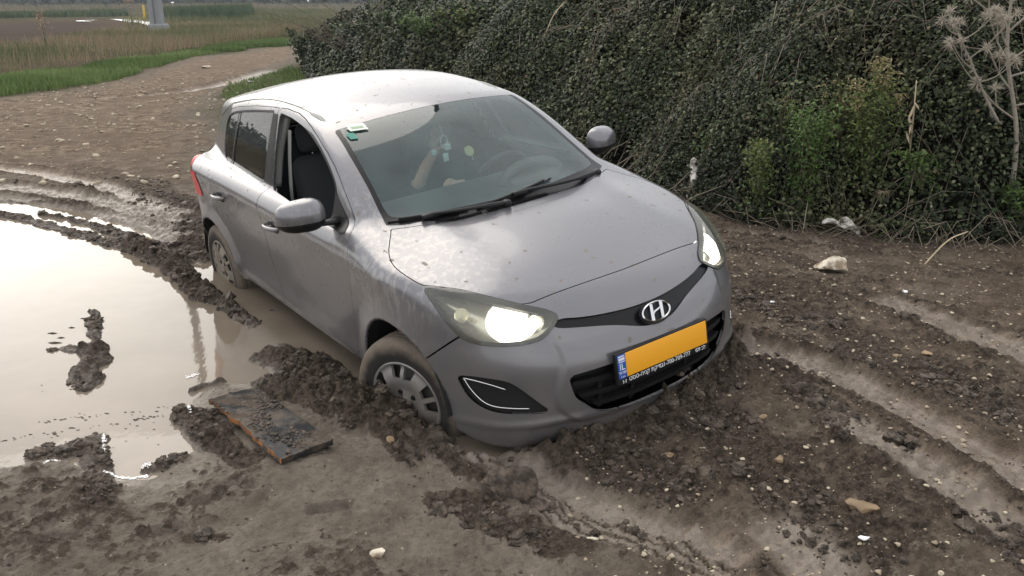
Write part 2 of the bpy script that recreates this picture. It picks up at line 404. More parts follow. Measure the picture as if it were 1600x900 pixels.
# --- outlines in car coordinates (half car, y = distance from the centre line)
HL=[(.23,.767,.846),(.251,.745,.85),(.312,.692,.847),(.381,.651,.836),(.45,.606,.819),(.506,.553,.8),(.562,.497,.776),(.606,.441,.757),(.636,.412,.739),(.654,.408,.724),(.664,.431,.706),(.668,.456,.691),(.668,.492,.67),(.662,.52,.66),(.638,.572,.655),(.612,.612,.655),(.559,.67,.658),(.503,.713,.665),(.466,.734,.676),(.442,.745,.686),(.405,.756,.715),(.354,.767,.758),(.285,.771,.814)]
CA,SA=math.cos(R_(50)),math.sin(R_(50))
def hu(x,y): return y*SA-x*CA
POLY=dict(
 head=chaikin([(hu(x,y),z) for x,y,z in HL],2),
 slot=chaikin([(-.1,.688),(.07,.688),(.21,.697),(.33,.708),(.405,.721),(.44,.71),(.445,.692),(.343,.677),(.257,.664),(.19,.650),(.142,.636),(.09,.620),(.04,.612),(-.1,.612)],2),
 grille=chaikin([(-.2,.535),(.1,.532),(.25,.525),(.367,.519),(.455,.514),(.452,.47),(.435,.41),(.41,.385),(.345,.325),(.285,.302),(.21,.291),(.1,.288),(-.2,.288)],1),
 fog=chaikin([(.775,.526),(.728,.534),(.661,.522),(.625,.49),(.570,.42),(.525,.37),(.56,.362),(.62,.370),(.690,.374),(.722,.386),(.745,.409),(.758,.439),(.768,.48)],2),
 fogin=chaikin([(.762,.512),(.717,.503),(.671,.482),(.62,.43),(.575,.392),(.60,.388),(.66,.394),(.70,.400),(.725,.415),(.745,.445),(.752,.475)],2),
 hood=chaikin([(-.228,.655),(-.207,.660),(-.145,.705),(-.078,.751),(-.011,.778),(.055,.786),(.146,.779),(.220,.765),(.250,.742),(.312,.692),(.381,.651),(.45,.606),(.506,.553),(.562,.497),(.572,.38),(.584,.228),(.591,.1),(.594,0),(.594,-.1),(-.07,-.1),(-.07,0),(-.074,.12),(-.098,.333),(-.13,.472),(-.185,.58)],1),
 wsb=[(-.1,1.407),(.0,1.407),(.244,1.399),(.388,1.388),(.543,1.370),(.553,1.362),(.585,1.25),(.612,1.12),(.640,1.02),(.652,.993),(.664,.976),(.664,.90),(-.1,.90)],
 wsg=chaikin([(-.2,1.392),(.1,1.391),(.25,1.384),(.388,1.374),(.515,1.359),(.530,1.352),(.560,1.25),(.59,1.12),(.615,1.025),(.60,1.012),(.54,1.010),(.36,1.010),(.1,1.009),(-.2,1.009)],1),
 rwin=chaikin([(-2.49,1.25),(-2.43,1.292),(-2.315,1.32),(-2.077,1.347),(-1.60,1.387),(-1.575,1.385),(-1.572,1.36),(-1.562,1.2),(-1.545,1.04),(-1.545,1.017),(-1.58,1.017),(-1.814,1.024),(-2.092,1.033),(-2.268,1.036),(-2.33,1.042),(-2.375,1.06),(-2.464,1.157)],1),
 fwin=chaikin([(-1.47,1.384),(-1.44,1.388),(-1.385,1.386),(-1.273,1.375),(-1.126,1.349),(-1.004,1.318),(-.891,1.278),(-.806,1.237),(-.721,1.188),(-.654,1.138),(-.625,1.10),(-.63,1.0),(-.64,.967),(-.70,.968),(-1.039,.985),(-1.34,1.004),(-1.39,1.007),(-1.40,1.03),(-1.43,1.187)],1),
 sail=[(-.640,1.118),(-.60,1.085),(-.50,1.02),(-.405,.963),(-.43,.955),(-.52,.957),(-.632,.962)],
 fdoor=[(-.30,.90),(-.295,.86),(-.36,.72),(-.42,.52),(-.449,.40),(-.452,.335),(-1.30,.335),(-1.385,.345),(-1.41,.45),(-1.435,.6),(-1.425,.75),(-1.41,.90),(-1.44,.999),(-1.475,1.19),(-1.515,1.39),(-1.50,1.414),(-1.424,1.415),(-1.275,1.404),(-1.165,1.385),(-1.058,1.359),(-.92,1.317),(-.789,1.265),(-.69,1.213),(-.609,1.160),(-.469,1.062),(-.36,.974)],
 rdoor=[(-1.41,.90),(-1.44,.999),(-1.475,1.19),(-1.515,1.39),(-1.52,1.413),(-1.62,1.412),(-1.9,1.397),(-2.27,1.362),(-2.42,1.335),(-2.52,1.29),(-2.575,1.23),(-2.575,1.17),(-2.50,1.07),(-2.42,.98),(-2.37,.88),(-2.31,.74),(-2.20,.66),(-2.13,.56),(-2.105,.45),(-2.10,.335),(-1.45,.335),(-1.385,.345),(-1.41,.45),(-1.435,.6),(-1.425,.75)],
 roof=[(-.90,.556),(-.99,.549),(-1.14,.540),(-1.35,.538),(-1.6,.542),(-2.1,.552),(-2.45,.553),(-2.75,.54),(-3.0,.52),(-3.2,.50),(-3.2,-.2),(-.4,-.2),(-.4,.556)],
 tail=chaikin([(.72,.985),(.66,.975),(.66,.90),(.70,.83),(.76,.80),(.90,.81),(.90,.975)],2),
)
def pf(m,name,proj):
    V=m.V
    P={'xz':V[:,[0,2]],'xy':V[:,[0,1]],'yz':V[:,[1,2]]}[proj] if proj!='uz' else np.stack([hu(V[:,0],V[:,1]),V[:,2]],1)
    return pdist(P,POLY[name])
car=empty('hatchback_car')
M4=Matrix(((0.5857,0.8052,-0.0928,0.1981),(-0.8103,0.5844,-0.0436,3.9609),(0.0191,0.1008,0.9947,-0.0854),(0,0,0,1)))
tag(car,'grey five-door hatchback bogged in mud with both headlights on and front wheel dug in','car')
# --- materials of the car
def name_has(m,t): return t in m.name
def dirt(m,base,lo=.25,hi=.62,amount=1.0,mudcol=(.17,.135,.10),streak=True,rb=.32):
    """dried mud film: heavier towards the sills, run in vertical streaks"""
    nt=m.node_tree; tcn=N(nt,'ShaderNodeTexCoord'); sp=N(nt,'ShaderNodeSeparateXYZ'); nt.links.new(tcn.outputs['Object'],sp.inputs[0])
    n1=tex(m,9,6,.62,stretch=(1,1,.22)); n2=tex(m,55,3,.6,stretch=(1,1,.5)); n3=tex(m,3.2,4,.5)
    hgt=mth(m,'MULTIPLY_ADD',sp.outputs['Z'],-1.1); hgt.node.inputs[2].default_value=.98
    hgt=mth(m,'MAXIMUM',hgt,.12)
    s=mth(m,'MULTIPLY',n1,n3); s=mth(m,'MULTIPLY',s,3.0)
    film=mth(m,'MULTIPLY',s,hgt); film=mth(m,'MULTIPLY',film,amount,True)
    sp2=ramp(m,n2,[(.60,0),(.70,.8)]); patch=ramp(m,n3,[(.48,0),(.62,1)])
    spl_=mth(m,'MULTIPLY',sp2,patch); spl_=mth(m,'MULTIPLY',spl_,amount*.75,True)
    f=mth(m,'MAXIMUM',film,spl_)
    if name_has(m,'paint'): f=mth(m,'MAXIMUM',f,mth(m,'MULTIPLY',ramp(m,tex(m,26,2,.4,offset=(3,1,7)),[(.695,0),(.72,1)]),.75))
    if name_has(m,'paint'):
        sx=mth(m,'MULTIPLY_ADD',sp.outputs['X'],1.0); sx.node.inputs[2].default_value=.05
        sx=mth(m,'ABSOLUTE',sx); zone=ramp(m,sx,[(.18,1),(.62,0)])
        side_=mth(m,'MULTIPLY',sp.outputs['Y'],-1.0); zone=mth(m,'MULTIPLY',zone,ramp(m,side_,[(.30,0),(.62,1)])); zone=mth(m,'MULTIPLY',zone,ramp(m,sp.outputs['Z'],[(.60,0),(.78,1)]))
        st_=ramp(m,tex(m,34,5,.62,stretch=(1,1,.30)),[(.50,0),(.60,1)]); st_=mth(m,'MULTIPLY',st_,zone); st_=mth(m,'MULTIPLY',st_,.34)
        base=mixc(m,st_,base,(.50,.48,.45)); f=mth(m,'MAXIMUM',f,mth(m,'MULTIPLY',st_,.4))
    c=mixc(m,f,base,mudcol); setin(m,'Base Color',c)
    r=mth(m,'MULTIPLY_ADD',f,.55); r.node.inputs[2].default_value=rb; setin(m,'Roughness',r)
    return f
paint=mat('grey_paint',(.2,.2,.2),.32,.55,Coat_Weight=.7,Coat_Roughness=.08)
f_=dirt(paint,(.175,.175,.190),amount=.60,rb=.25); f_=None or f_; inv=mth(paint,'SUBTRACT',1.0,f_); inv=mth(paint,'MULTIPLY',inv,.55); setin(paint,'Metallic',inv)
cw=mth(paint,'MULTIPLY',inv,1.1); setin(paint,'Coat Weight',cw)
blk=mat('black_plastic',(.010,.010,.011),.45,0,Specular_IOR_Level=.3); gblk=mat('gloss_black',(.006,.006,.007),.3,0,Specular_IOR_Level=.25); seam=mat('dark_gap',(.006,.006,.006),.8)
trim=mat('interior_trim',(.16,.16,.155),.7)
rubber=mat('muddy_tyre',(.03,.03,.03),.8)
tcr=N(rubber.node_tree,'ShaderNodeTexCoord'); lr=N(rubber.node_tree,'ShaderNodeVectorMath',operation='LENGTH'); cmb=N(rubber.node_tree,'ShaderNodeMapping'); cmb.inputs['Scale'].default_value=(1,0,1); rubber.node_tree.links.new(tcr.outputs['Object'],cmb.inputs['Vector']); rubber.node_tree.links.new(cmb.outputs[0],lr.inputs[0])
rad=mth(rubber,'ADD',lr.outputs['Value'],mth(rubber,'MULTIPLY',tex(rubber,18,5,.65),.06)); rm_=ramp(rubber,rad,[(.262,.06),(.300,1)]); setin(rubber,'Base Color',mixc(rubber,rm_,(.016,.015,.014),mixc(rubber,tex(rubber,40,4,.6),(.10,.078,.058),(.19,.155,.12))))
capm=mat('wheel_cover_silver',(.35,.35,.35),.4,.5); dirt(capm,(.33,.33,.33),amount=.75,rb=.38,mudcol=(.19,.16,.125))
capr=mat('wheel_cover_muddy',(.35,.35,.35),.4,.2); dirt(capr,(.36,.35,.33),amount=2.2,rb=.45,mudcol=(.27,.235,.19))
chrome=mat('chrome',(.62,.62,.63),.16,1)
def glassmat(name,tint,refl=1.0,rough=.01,veil=None):
    m=bpy.data.materials.new(name); m.use_nodes=True; nt=m.node_tree; nt.nodes.clear()
    o=N(nt,'ShaderNodeOutputMaterial'); t=N(nt,'ShaderNodeBsdfTransparent'); t.inputs[0].default_value=(*tint,1)
    g_=N(nt,'ShaderNodeBsdfGlossy'); g_.inputs['Roughness'].default_value=rough; g_.inputs['Color'].default_value=(refl,refl,refl,1)
    fr=N(nt,'ShaderNodeFresnel'); fr.inputs[0].default_value=1.6; x=N(nt,'ShaderNodeMixShader')
    nt.links.new(fr.outputs[0],x.inputs[0]); nt.links.new(t.outputs[0],x.inputs[1]); nt.links.new(g_.outputs[0],x.inputs[2]); last=x.outputs[0]
    if veil:
        d=N(nt,'ShaderNodeBsdfDiffuse'); d.inputs[0].default_value=(*veil[0],1)
        n_=N(nt,'ShaderNodeTexNoise'); n_.inputs['Scale'].default_value=5; n_.inputs['Detail'].default_value=6
        tcn=N(nt,'ShaderNodeTexCoord'); nt.links.new(tcn.outputs['Object'],n_.inputs['Vector'])
        mm=N(nt,'ShaderNodeMath',operation='MULTIPLY'); nt.links.new(n_.outputs['Fac'],mm.inputs[0]); mm.inputs[1].default_value=veil[1]*2
        y=N(nt,'ShaderNodeMixShader'); nt.links.new(mm.outputs[0],y.inputs[0]); nt.links.new(last,y.inputs[1]); nt.links.new(d.outputs[0],y.inputs[2]); last=y.outputs[0]
    nt.links.new(last,o.inputs['Surface']); return m
wglass=glassmat('windscreen_glass',(.84,.94,.92),1.0,.012,((.24,.41,.41),.085))  # teal veil puts the sky's reflection into the glass colour
sglass=glassmat('side_glass',(.35,.42,.42),1.0,.01,((.20,.21,.20),.04))
lens=glassmat('headlamp_lens',(.90,.90,.84),1.0,.05,((.60,.60,.52),.10))
# --- split the shell
rest=S
lampsrc,rest=clip(rest,np.where((rest.V[:,0]>.1),pf(rest,'head','uz'),-1.))
slot,rest=clip(rest,np.where(rest.V[:,0]>.45,pf(rest,'slot','yz'),-1.))
grl,rest=clip(rest,np.where(rest.V[:,0]>.5,pf(rest,'grille','yz'),-1.))
fog,rest=clip(rest,np.where(rest.V[:,0]>.3,pf(rest,'fog','yz'),-1.))
COWL=spl([0,.12,.333,.472,.58,.66,.75],[-.07,-.074,-.098,-.135,-.20,-.262,-.31])
def wsf(m): return np.minimum(np.minimum(pf(m,'wsb','yz'),.02-np.abs(wshield(m.V[:,0],m.V[:,1],m.V[:,2]))),COWL(m.V[:,1])-m.V[:,0])
ws,rest=clip(rest,np.where(rest.V[:,0]>-1.15,wsf(rest),-1.))
upper=lambda m:(m.V[:,1]>.5)
rw,rest=clip(rest,np.where(upper(rest),pf(rest,'rwin','xz'),-1.))
fw,rest=clip(rest,np.where(upper(rest),pf(rest,'fwin','xz'),-1.))
sl,rest=clip(rest,np.where(upper(rest),pf(rest,'sail','xz'),-1.))
tl,rest=clip(rest,np.where(rest.V[:,0]<-2.5,pf(rest,'tail','yz'),-1.))
rg,rest=clip(rest,np.where((rest.V[:,0]<-2.86),np.minimum(np.minimum(rest.V[:,2]-1.05,1.30-rest.V[:,2]),.50-rest.V[:,1]),-1.))
# black weatherstrip round the side windows and B pillar
V_=rest.V; P=V_[:,[0,2]]
bl=np.minimum(np.minimum(-pdist(P,POLY['rwin']),-pdist(P,POLY['fwin'])),99.)
pil=pdist(P,[(-1.50,1.382),(-1.56,1.385),(-1.53,1.03),(-1.50,1.0),(-1.41,1.0),(-1.45,1.18)])
bf=np.minimum(np.maximum(.011-bl,pil),(.60-rest.N[:,2])*.1); wf_,rest=clip(rest,np.where(V_[:,1]>.5,bf,-1.))
hoodm,rest=clip(rest,np.where((rest.V[:,0]>-.3)&(rest.N[:,2]>.1)&(rest.V[:,2]>.7),pf(rest,'hood','xy'),-1.))
rf,rest=clip(rest,np.where((rest.V[:,2]>1.25),pf(rest,'roof','xy'),-1.))
V_=rest.V
# bumper / wing seam (x,z) and rear bumper seam
dl=(rest.V[:,0]-.257)*(.69-.554)-(rest.V[:,2]-.554)*(.436-.257); dl=dl/.225
bp_=np.where(rest.V[:,0]>.1,np.where(rest.V[:,2]<.70,dl,np.minimum(rest.V[:,0]-.45,1)),-1.)
bmp,rest=clip(rest,bp_)
fd,rest=clip(rest,np.where(rest.V[:,1]>.5,pf(rest,'fdoor','xz'),-1.))
rd,rest=clip(rest,np.where(rest.V[:,1]>.5,pf(rest,'rdoor','xz'),-1.))
fen,rest=clip(rest,np.where(rest.V[:,0]>-.60,np.minimum(rest.V[:,0]+.47,np.minimum(1.035-rest.V[:,2]+(rest.V[:,0]+.43)*.1,rest.V[:,2]-.30)),-1.))
rb_,rest=clip(rest,np.where(rest.V[:,0]<-2.6,np.minimum(.62-rest.V[:,2],-2.86+.25*(rest.V[:,2]-.3)-rest.V[:,0]),-1.))
hatch,rest=clip(rest,np.where(rest.V[:,0]<-2.8,np.minimum(.60-rest.V[:,1],-2.93-rest.V[:,0]),-1.))
G_=.0022
def shrink(m,name,proj,G_=.0028):    # leave a real gap round a panel
    a_,b_=clip(m,pf(m,name,proj)-G_); return a_
hoodm=shrink(hoodm,'hood','xy',.0042); fd=shrink(fd,'fdoor','xz'); rd=shrink(rd,'rdoor','xz')
bmp,_=clip(bmp,np.where(bmp.V[:,2]<.70,((bmp.V[:,0]-.257)*.136-(bmp.V[:,2]-.554)*.179)/.225-.0075,1.))
body_all=[rest,fd,rd,fen,bmp,hoodm,rf,rb_,hatch]
put('body_side',thick(rest,.012),paint,car,True)
def two(name,m,mt,lab=None,th=.012):
    a_=put(name,mirror(thick(m,th)),mt,car); b_=put(name,thick(m,th),mt,car); return a_,b_   # right one first
doorR,doorL=two('front_door',fd,paint); rdoorR,rdoorL=two('rear_door',rd,paint); two('front_wing',fen,paint)
bump_o=put('front_bumper',thick(bmp,.012),paint,car,True); put('bonnet',thick(hoodm,.012),paint,car,True)
roof_o=put('roof',thick(rf,.008),paint,car,True); put('rear_bumper',rb_,paint,car,True); put('tailgate',hatch,paint,car,True)
inner=shift(join(rest,fd,rd,fen,bmp,hoodm,rb_,hatch,slot,fog,wf_,sl),-.013)
inlow,inup=clip(inner,1.0-inner.V[:,2]+np.where(inner.V[:,0]>-.3,.2,0))
put('inner_shell',inlow,seam,car,True); put('cabin_lining',join(inup,shift(rf,-.02)),trim,car,True)
rs,_=clip(rf,np.where(rf.V[:,0]<-1.16,.0065*np.clip((-1.14-rf.V[:,0])/.18,0,1)-pf(rf,'roof','xy'),-1.)); rs,_=clip(rs,rs.V[:,1]-.48); put('roof_ditch_strip',shift(rs,.0015),blk,roof_o,True)
for o_,src in ((doorR,True),(doorL,False)):
    m_=wf_; fr,_r=clip(m_,m_.V[:,0]+1.47+ (m_.V[:,2]-1.19)*.2); fr=shift(fr,.001); put('window_seal',mirror(fr) if src else fr,blk,o_)
    s2=shift(sl,.003); put('mirror_base',mirror(s2) if src else s2,blk,o_)
for o_,src in ((rdoorR,True),(rdoorL,False)):
    m_=wf_; fr,_r=clip(m_,-(m_.V[:,0]+1.474+(m_.V[:,2]-1.19)*.2)); fr=shift(fr,.001); put('window_seal',mirror(fr) if src else fr,blk,o_)
    gl=shift(rw,-.004); put('window_glass',mirror(gl) if src else gl,sglass,o_)
    dv,_r=clip(rw,.0105-np.abs(rw.V[:,0]+2.21+.03*(rw.V[:,2]-1.2))); dv=shift(dv,.002); put('quarter_light_divider',mirror(dv) if src else dv,blk,o_)
# front door glass: right one wound down, left one up
gl=shift(fw,-.004); put('window_glass',gl,sglass,doorL)
low,_r=clip(fw,(-(fw.V[:,0]+1.40)*.55+ .035-(fw.V[:,2]-1.0))*.85); 
if len(low.T): put('window_glass',mirror(shift(low,-.010)),sglass,doorR)
# windscreen
wg,wb=clip(ws,pf(ws,'wsg','yz'))
wso=put('windscreen',shift(wg,-.001),wglass,car,True); put('windscreen_border',wb,gblk,wso,True)
rglassm=glassmat('rear_glass',(.10,.12,.12),1.0,.02,((.2,.2,.19),.08)); put('rear_window',shift(rg,-.003),rglassm,car,True)
# upper slot with emblem, lower grille
put('upper_grille',thick(shift(slot,-.010),-.010),gblk,car,True)
E1,_=clip(slot,.006-np.abs(pf(slot,'slot','yz')-.006)); 
gro=put('lower_grille',thick(shift(grl,-.055),-.055),blk,car,True)
for zc,hw in((.345,.010),(.405,.010),(.465,.011)):
    s_,_=clip(grl,np.minimum(hw-np.abs(grl.V[:,2]-zc),pf(grl,'grille','yz')-.012)); s_=shift(s_,-.018); put('grille_bar',thick(s_,.03,True),blk,gro,True)
for yy in (.16,.32):
    s_,_=clip(grl,np.minimum(.008-np.abs(grl.V[:,1]-yy),.455-grl.V[:,2])); put('grille_bar',thick(shift(s_,-.03),.02),blk,gro,True)
def frontx(y,z):
    t=np.linspace(.2,.95,1500); v=full(t,np.full_like(t,y),np.full_like(t,z)); return float(t[np.where(v<0)[0][-1]])
for mir in(True,False):
    q=(lambda m:mirror(m)) if mir else (lambda m:m)
    fo=put('fog_lamp_recess',q(thick(shift(fog,-.028),-.028)),blk,car)
    d_=pf(fog,'fogin','yz'); sg=-1 if mir else 1
    for cname,cp in (('chrome_trim',[(.762,.514),(.752,.475),(.738,.440),(.722,.415),(.70,.402),(.66,.396),(.60,.391)]),('chrome_trim',[(.762,.514),(.735,.510),(.70,.498),(.665,.480)])):
        bm=bmesh.new(); tube(bm,[(frontx(y,z)-.001,sg*(y-.003),z) for y,z in [tuple(p) for p in catmull([(a_,b_) for a_,b_ in cp],5)]],.0036,8); bmobj(cname,bm,chrome,fo,True)
    for zc in(.42,.44): 
        s_,_=clip(fog,np.minimum(.0035-np.abs(fog.V[:,2]-zc),d_-.014)); put('fog_grille_bar',q(shift(s_,-.02)),blk,fo)
# headlamps
refl=mat('lamp_reflector',(.80,.78,.70),.24,.75); dimm=mat('lamp_bezel',(.22,.22,.2),.4,.3)
glow=mat('lit_bulb',(1,1,1),.5); bsdf(glow).inputs['Emission Color'].default_value=(1,.95,.84,1); bsdf(glow).inputs['Emission Strength'].default_value=7
bowl=mat('lit_reflector_bowl',(.9,.88,.8),.25,.6); bsdf(bowl).inputs['Emission Color'].default_value=(1,.95,.85,1); bsdf(bowl).inputs['Emission Strength'].default_value=1.5
lampD=-pf(lampsrc,'head','uz'); dome=np.clip(-lampD/.05,0,1)**.6
for mir in(True,False):
    q=(lambda m:mirror(m)) if mir else (lambda m:m)
    L1=Ms(lampsrc.V+lampsrc.N*(.004+.016*dome)[:,None],lampsrc.N,lampsrc.T)
    hl=put('headlight',q(L1),lens,car)
    br,_=clip(lampsrc,.011-np.abs(pf(lampsrc,'head','uz')-.005)); put('lamp_gasket',q(thick(shift(br,.005),.02)),blk,hl)
    back=Ms(lampsrc.V-lampsrc.N*(.012+.085*dome)[:,None],lampsrc.N,lampsrc.T); put('reflector',q(back),refl,hl)
    # bowl of the main beam: facing straight ahead
    s=-1 if mir else 1
    bm=bmesh.new(); lathe(bm,[(.012,-.055),(.035,-.045),(.060,-.02),(.074,.010),(.078,.014)],40,axis='Z')
    M=Matrix.Translation((.575,s*.575,.722))@Matrix.Rotation(s*R_(14),4,'Z')@Matrix.Diagonal((1,1.35,.9,1))@Matrix.Rotation(R_(90),4,'Y')
    bmesh.ops.transform(bm,matrix=M,verts=bm.verts[:])
    bmobj('main_beam_bowl',bm,bowl,hl,True)
    bm=bmesh.new(); bmesh.ops.create_uvsphere(bm,u_segments=20,v_segments=12,radius=.034)
    bmesh.ops.transform(bm,matrix=Matrix.Translation((.575,s*.575,.722))@Matrix.Diagonal((.6,1.5,1.0,1)),verts=bm.verts[:]); bmobj('bulb',bm,glow,hl,True)
    # turn signal bowl at the outer end, high beam inboard
    bm=bmesh.new(); lathe(bm,[(.006,-.03),(.028,-.015),(.036,.006),(.039,.008)],32,axis='Z')
    bmesh.ops.transform(bm,matrix=Matrix.Translation((.600,s*.485,.712))@Matrix.Rotation(R_(90),4,'Y'),verts=bm.verts[:]); bmobj('high_beam_bowl',bm,refl,hl,True)
    bm=bmesh.new(); lathe(bm,[(.004,-.03),(.02,-.015),(.027,.006),(.030,.008)],24,axis='Z')
    bmesh.ops.transform(bm,matrix=Matrix.Translation((.40,s*.70,.755))@Matrix.Rotation(s*R_(35),4,'Z')@Matrix.Rotation(R_(75),4,'Y'),verts=bm.verts[:]); bmobj('indicator_bowl',bm,refl,hl,True)
    for o_ in hl.children:
        if o_.name.split('.')[0] in('main_beam_bowl','bulb','high_beam_bowl','indicator_bowl'):
            for v in o_.data.vertices:
                for _ in range(60):
                    if F(np.array(v.co))>-.016: v.co.x-=.004; v.co.y*=.998
                    else: break
# --- tail lamps
redp=mat('red_lamp_plastic',(.62,.03,.04),.32,0)
for mir in(True,False):
    s=-1 if mir else 1
    bm=bmesh.new(); bmesh.ops.create_uvsphere(bm,u_segments=32,v_segments=20,radius=1)
    for v in bm.verts:
        c=v.co; c.x=math.copysign(abs(c.x)**.8,c.x);c.z=math.copysign(abs(c.z)**.75,c.z)
    bmesh.ops.transform(bm,matrix=Matrix.Translation((-2.84,s*.715,.89))@Matrix.Rotation(s*R_(28),4,'Z')@Matrix.Rotation(R_(-14),4,'Y')@Matrix.Diagonal((.16,.07,.125,1)),verts=bm.verts[:])
    bmobj('tail_lamp',bm,redp,car,True)
put('tail_lamp_lens',shift(tl,.004),redp,car,True)
# --- plate, emblem
yel=mat('yellow_plate',(.85,.38,.015),.45); bump(yel,tex(yel,60,3),.15,.002); blue=mat('plate_blue',(.02,.09,.38),.4); wht=mat('print_white',(.75,.76,.78),.5)
def curve_text(name,body,size,mt,parent,M,align='LEFT',ext=.0006):
    c=bpy.data.curves.new(name,'FONT'); c.body=body; c.size=size; c.extrude=ext; c.align_x=align; c.resolution_u=3
    o=bpy.data.objects.new(name,c); COL.objects.link(o); bpy.context.view_layer.update()
    me=bpy.data.meshes.new_from_object(o.evaluated_get(bpy.context.evaluated_depsgraph_get())); bpy.data.objects.remove(o)
    me.transform(M); me.materials.clear(); return link(name,me,mt,parent)
# plate frame axes: right-hand side of the plate as read = +y of car ; up tilted
PM=Matrix.Translation((.837,-.020,.508))@Matrix.Rotation(R_(-1.5),4,'X')@Matrix.Rotation(R_(-7),4,'Y')@Matrix(((0,0,1,0),(1,0,0,0),(0,1,0,0),(0,0,0,1)))  # local x->y, y->z, z->x(out)
def pbox(name,x0,x1,y0,y1,z0,z1,mt,parent,bev=.002):
    bm=bmesh.new(); rbox(bm,((x0+x1)/2,(y0+y1)/2,(z0+z1)/2),(x1-x0,y1-y0,z1-z0),bev); bmesh.ops.transform(bm,matrix=PM,verts=bm.verts[:]); return bmobj(name,bm,mt,parent,True,40)
plate=pbox('number_plate',-.264,.264,-.077,.058,-.014,.004,blk,car,.004)
pbox('plate_backing',-.2,.2,-.05,.05,-.05,-.012,blk,plate)
pbox('plate_face',-.213,.254,-.050,.050,.003,.0068,yel,plate,.002)
pbox('plate_country_band',-.256,-.214,-.050,.050,.003,.0066,blue,plate,.001)
pbox('plate_flag',-.251,-.219,.018,.045,.006,.0072,wht,plate,.0005)
pbox('plate_flag_stripe',-.250,-.220,.037,.0405,.0066,.0076,blue,plate,.0003); pbox('plate_flag_stripe',-.250,-.220,.0225,.026,.0066,.0076,blue,plate,.0003)
curve_text('country_letters','IL',.040,wht,plate,PM@Matrix.Translation((-.2355,-.014,.0070)),'CENTER')
curve_text('country_words','\u05dc\u05d0\u05e8\u05e9\u05d9',.016,wht,plate,PM@Matrix.Translation((-.2355,-.030,.0070)),'CENTER')
curve_text('country_words','\u0627\u0633\u0631',.012,wht,plate,PM@Matrix.Translation((-.2355,-.044,.0070)),'CENTER')
curve_text('frame_lettering','\u05d6-\u05d6',.024,wht,plate,PM@Matrix.Translation((-.240,-.073,.0045)))
curve_text('frame_lettering','\u05d8\u05e1\u05d8-\u05d4\u05d9\u05e0\u05e7 \u05ea\u05e7\u05d9\u05d3\u05d1',.027,wht,plate,PM@Matrix.Translation((-.205,-.072,.0045)))
curve_text('frame_lettering','-1-700-709-777',.027,wht,plate,PM@Matrix.Translation((-.022,-.072,.0045)))
curve_text('frame_lettering','\u00a99 \u05db\u05dc',.024,wht,plate,PM@Matrix.Translation((.180,-.072,.0045)))
# emblem: oval ring with a slanted H
EM=Matrix.Translation((.781,0,.655))@Matrix.Rotation(R_(-33),4,'Y')@Matrix(((0,0,1,0),(1,0,0,0),(0,1,0,0),(0,0,0,1)))
bm=bmesh.new(); ring=[]
for i in range(48):
    t=2*PI*i/48; cx_,cy_=math.cos(t),math.sin(t); row=[]
    for (ra,zz) in((1.0,0),(1.0,.006),(.93,.010),(.86,.006),(.86,0)):
        row.append(bm.verts.new((cx_*(.080-(1-ra)*.075),cy_*(.042-(1-ra)*.055),zz)))
    ring.append(row)
for i in range(48):
    for k in range(4): bm.faces.new((ring[i][k],ring[(i+1)%48][k],ring[(i+1)%48][k+1],ring[i][k+1]))
def slab(pts,z0,z1):
    a_=[bm.verts.new((x,y,z0)) for x,y in pts]; b_=[bm.verts.new((x*.98,y*.98,z1)) for x,y in pts]; n=len(pts)
    bm.faces.new(b_)
    for i in range(n): bm.faces.new((a_[i],a_[(i+1)%n],b_[(i+1)%n],b_[i]))
slab([(-.046,-.030),(-.030,-.036),(-.010,.033),(-.024,.036)],0,.009)
slab([(.046,.030),(.030,.036),(.010,-.033),(.024,-.036)],0,.009)
slab([(-.024,-.012),(-.012,-.002),(.016,.004),(.026,.014),(.012,.010),(-.016,.004)],.001,.009)
bmesh.ops.transform(bm,matrix=EM,verts=bm.verts[:]); bmobj('badge',bm,chrome,car,True,35)
bm=bmesh.new(); bmesh.ops.create_circle(bm,cap_ends=True,segments=40,radius=1); bmesh.ops.transform(bm,matrix=EM@Matrix.Translation((0,0,-.002))@Matrix.Diagonal((.088,.050,1,1)),verts=bm.verts[:]); bmobj('badge_plinth',bm,gblk,car)
# --- surface finder for parts lying on the body
def onbody(x,y,axis='y'):
    """point on skin: axis 'y' -> given (x,z) find y ; 'z' -> given (x,y) find z ; 'x' -> given (y,z) find x"""
    t=np.linspace(0.0,1.0,1500)
    if axis=='y': yy=.4+t*.6; v=full(np.full_like(t,x),yy,np.full_like(t,y)); i=np.where(v<0)[0]; return yy[i[-1]] if len(i) else .8
    if axis=='z': zz=.3+t*1.3; v=full(np.full_like(t,x),np.full_like(t,abs(y)),zz); i=np.where(v<0)[0]; return zz[i[-1]]
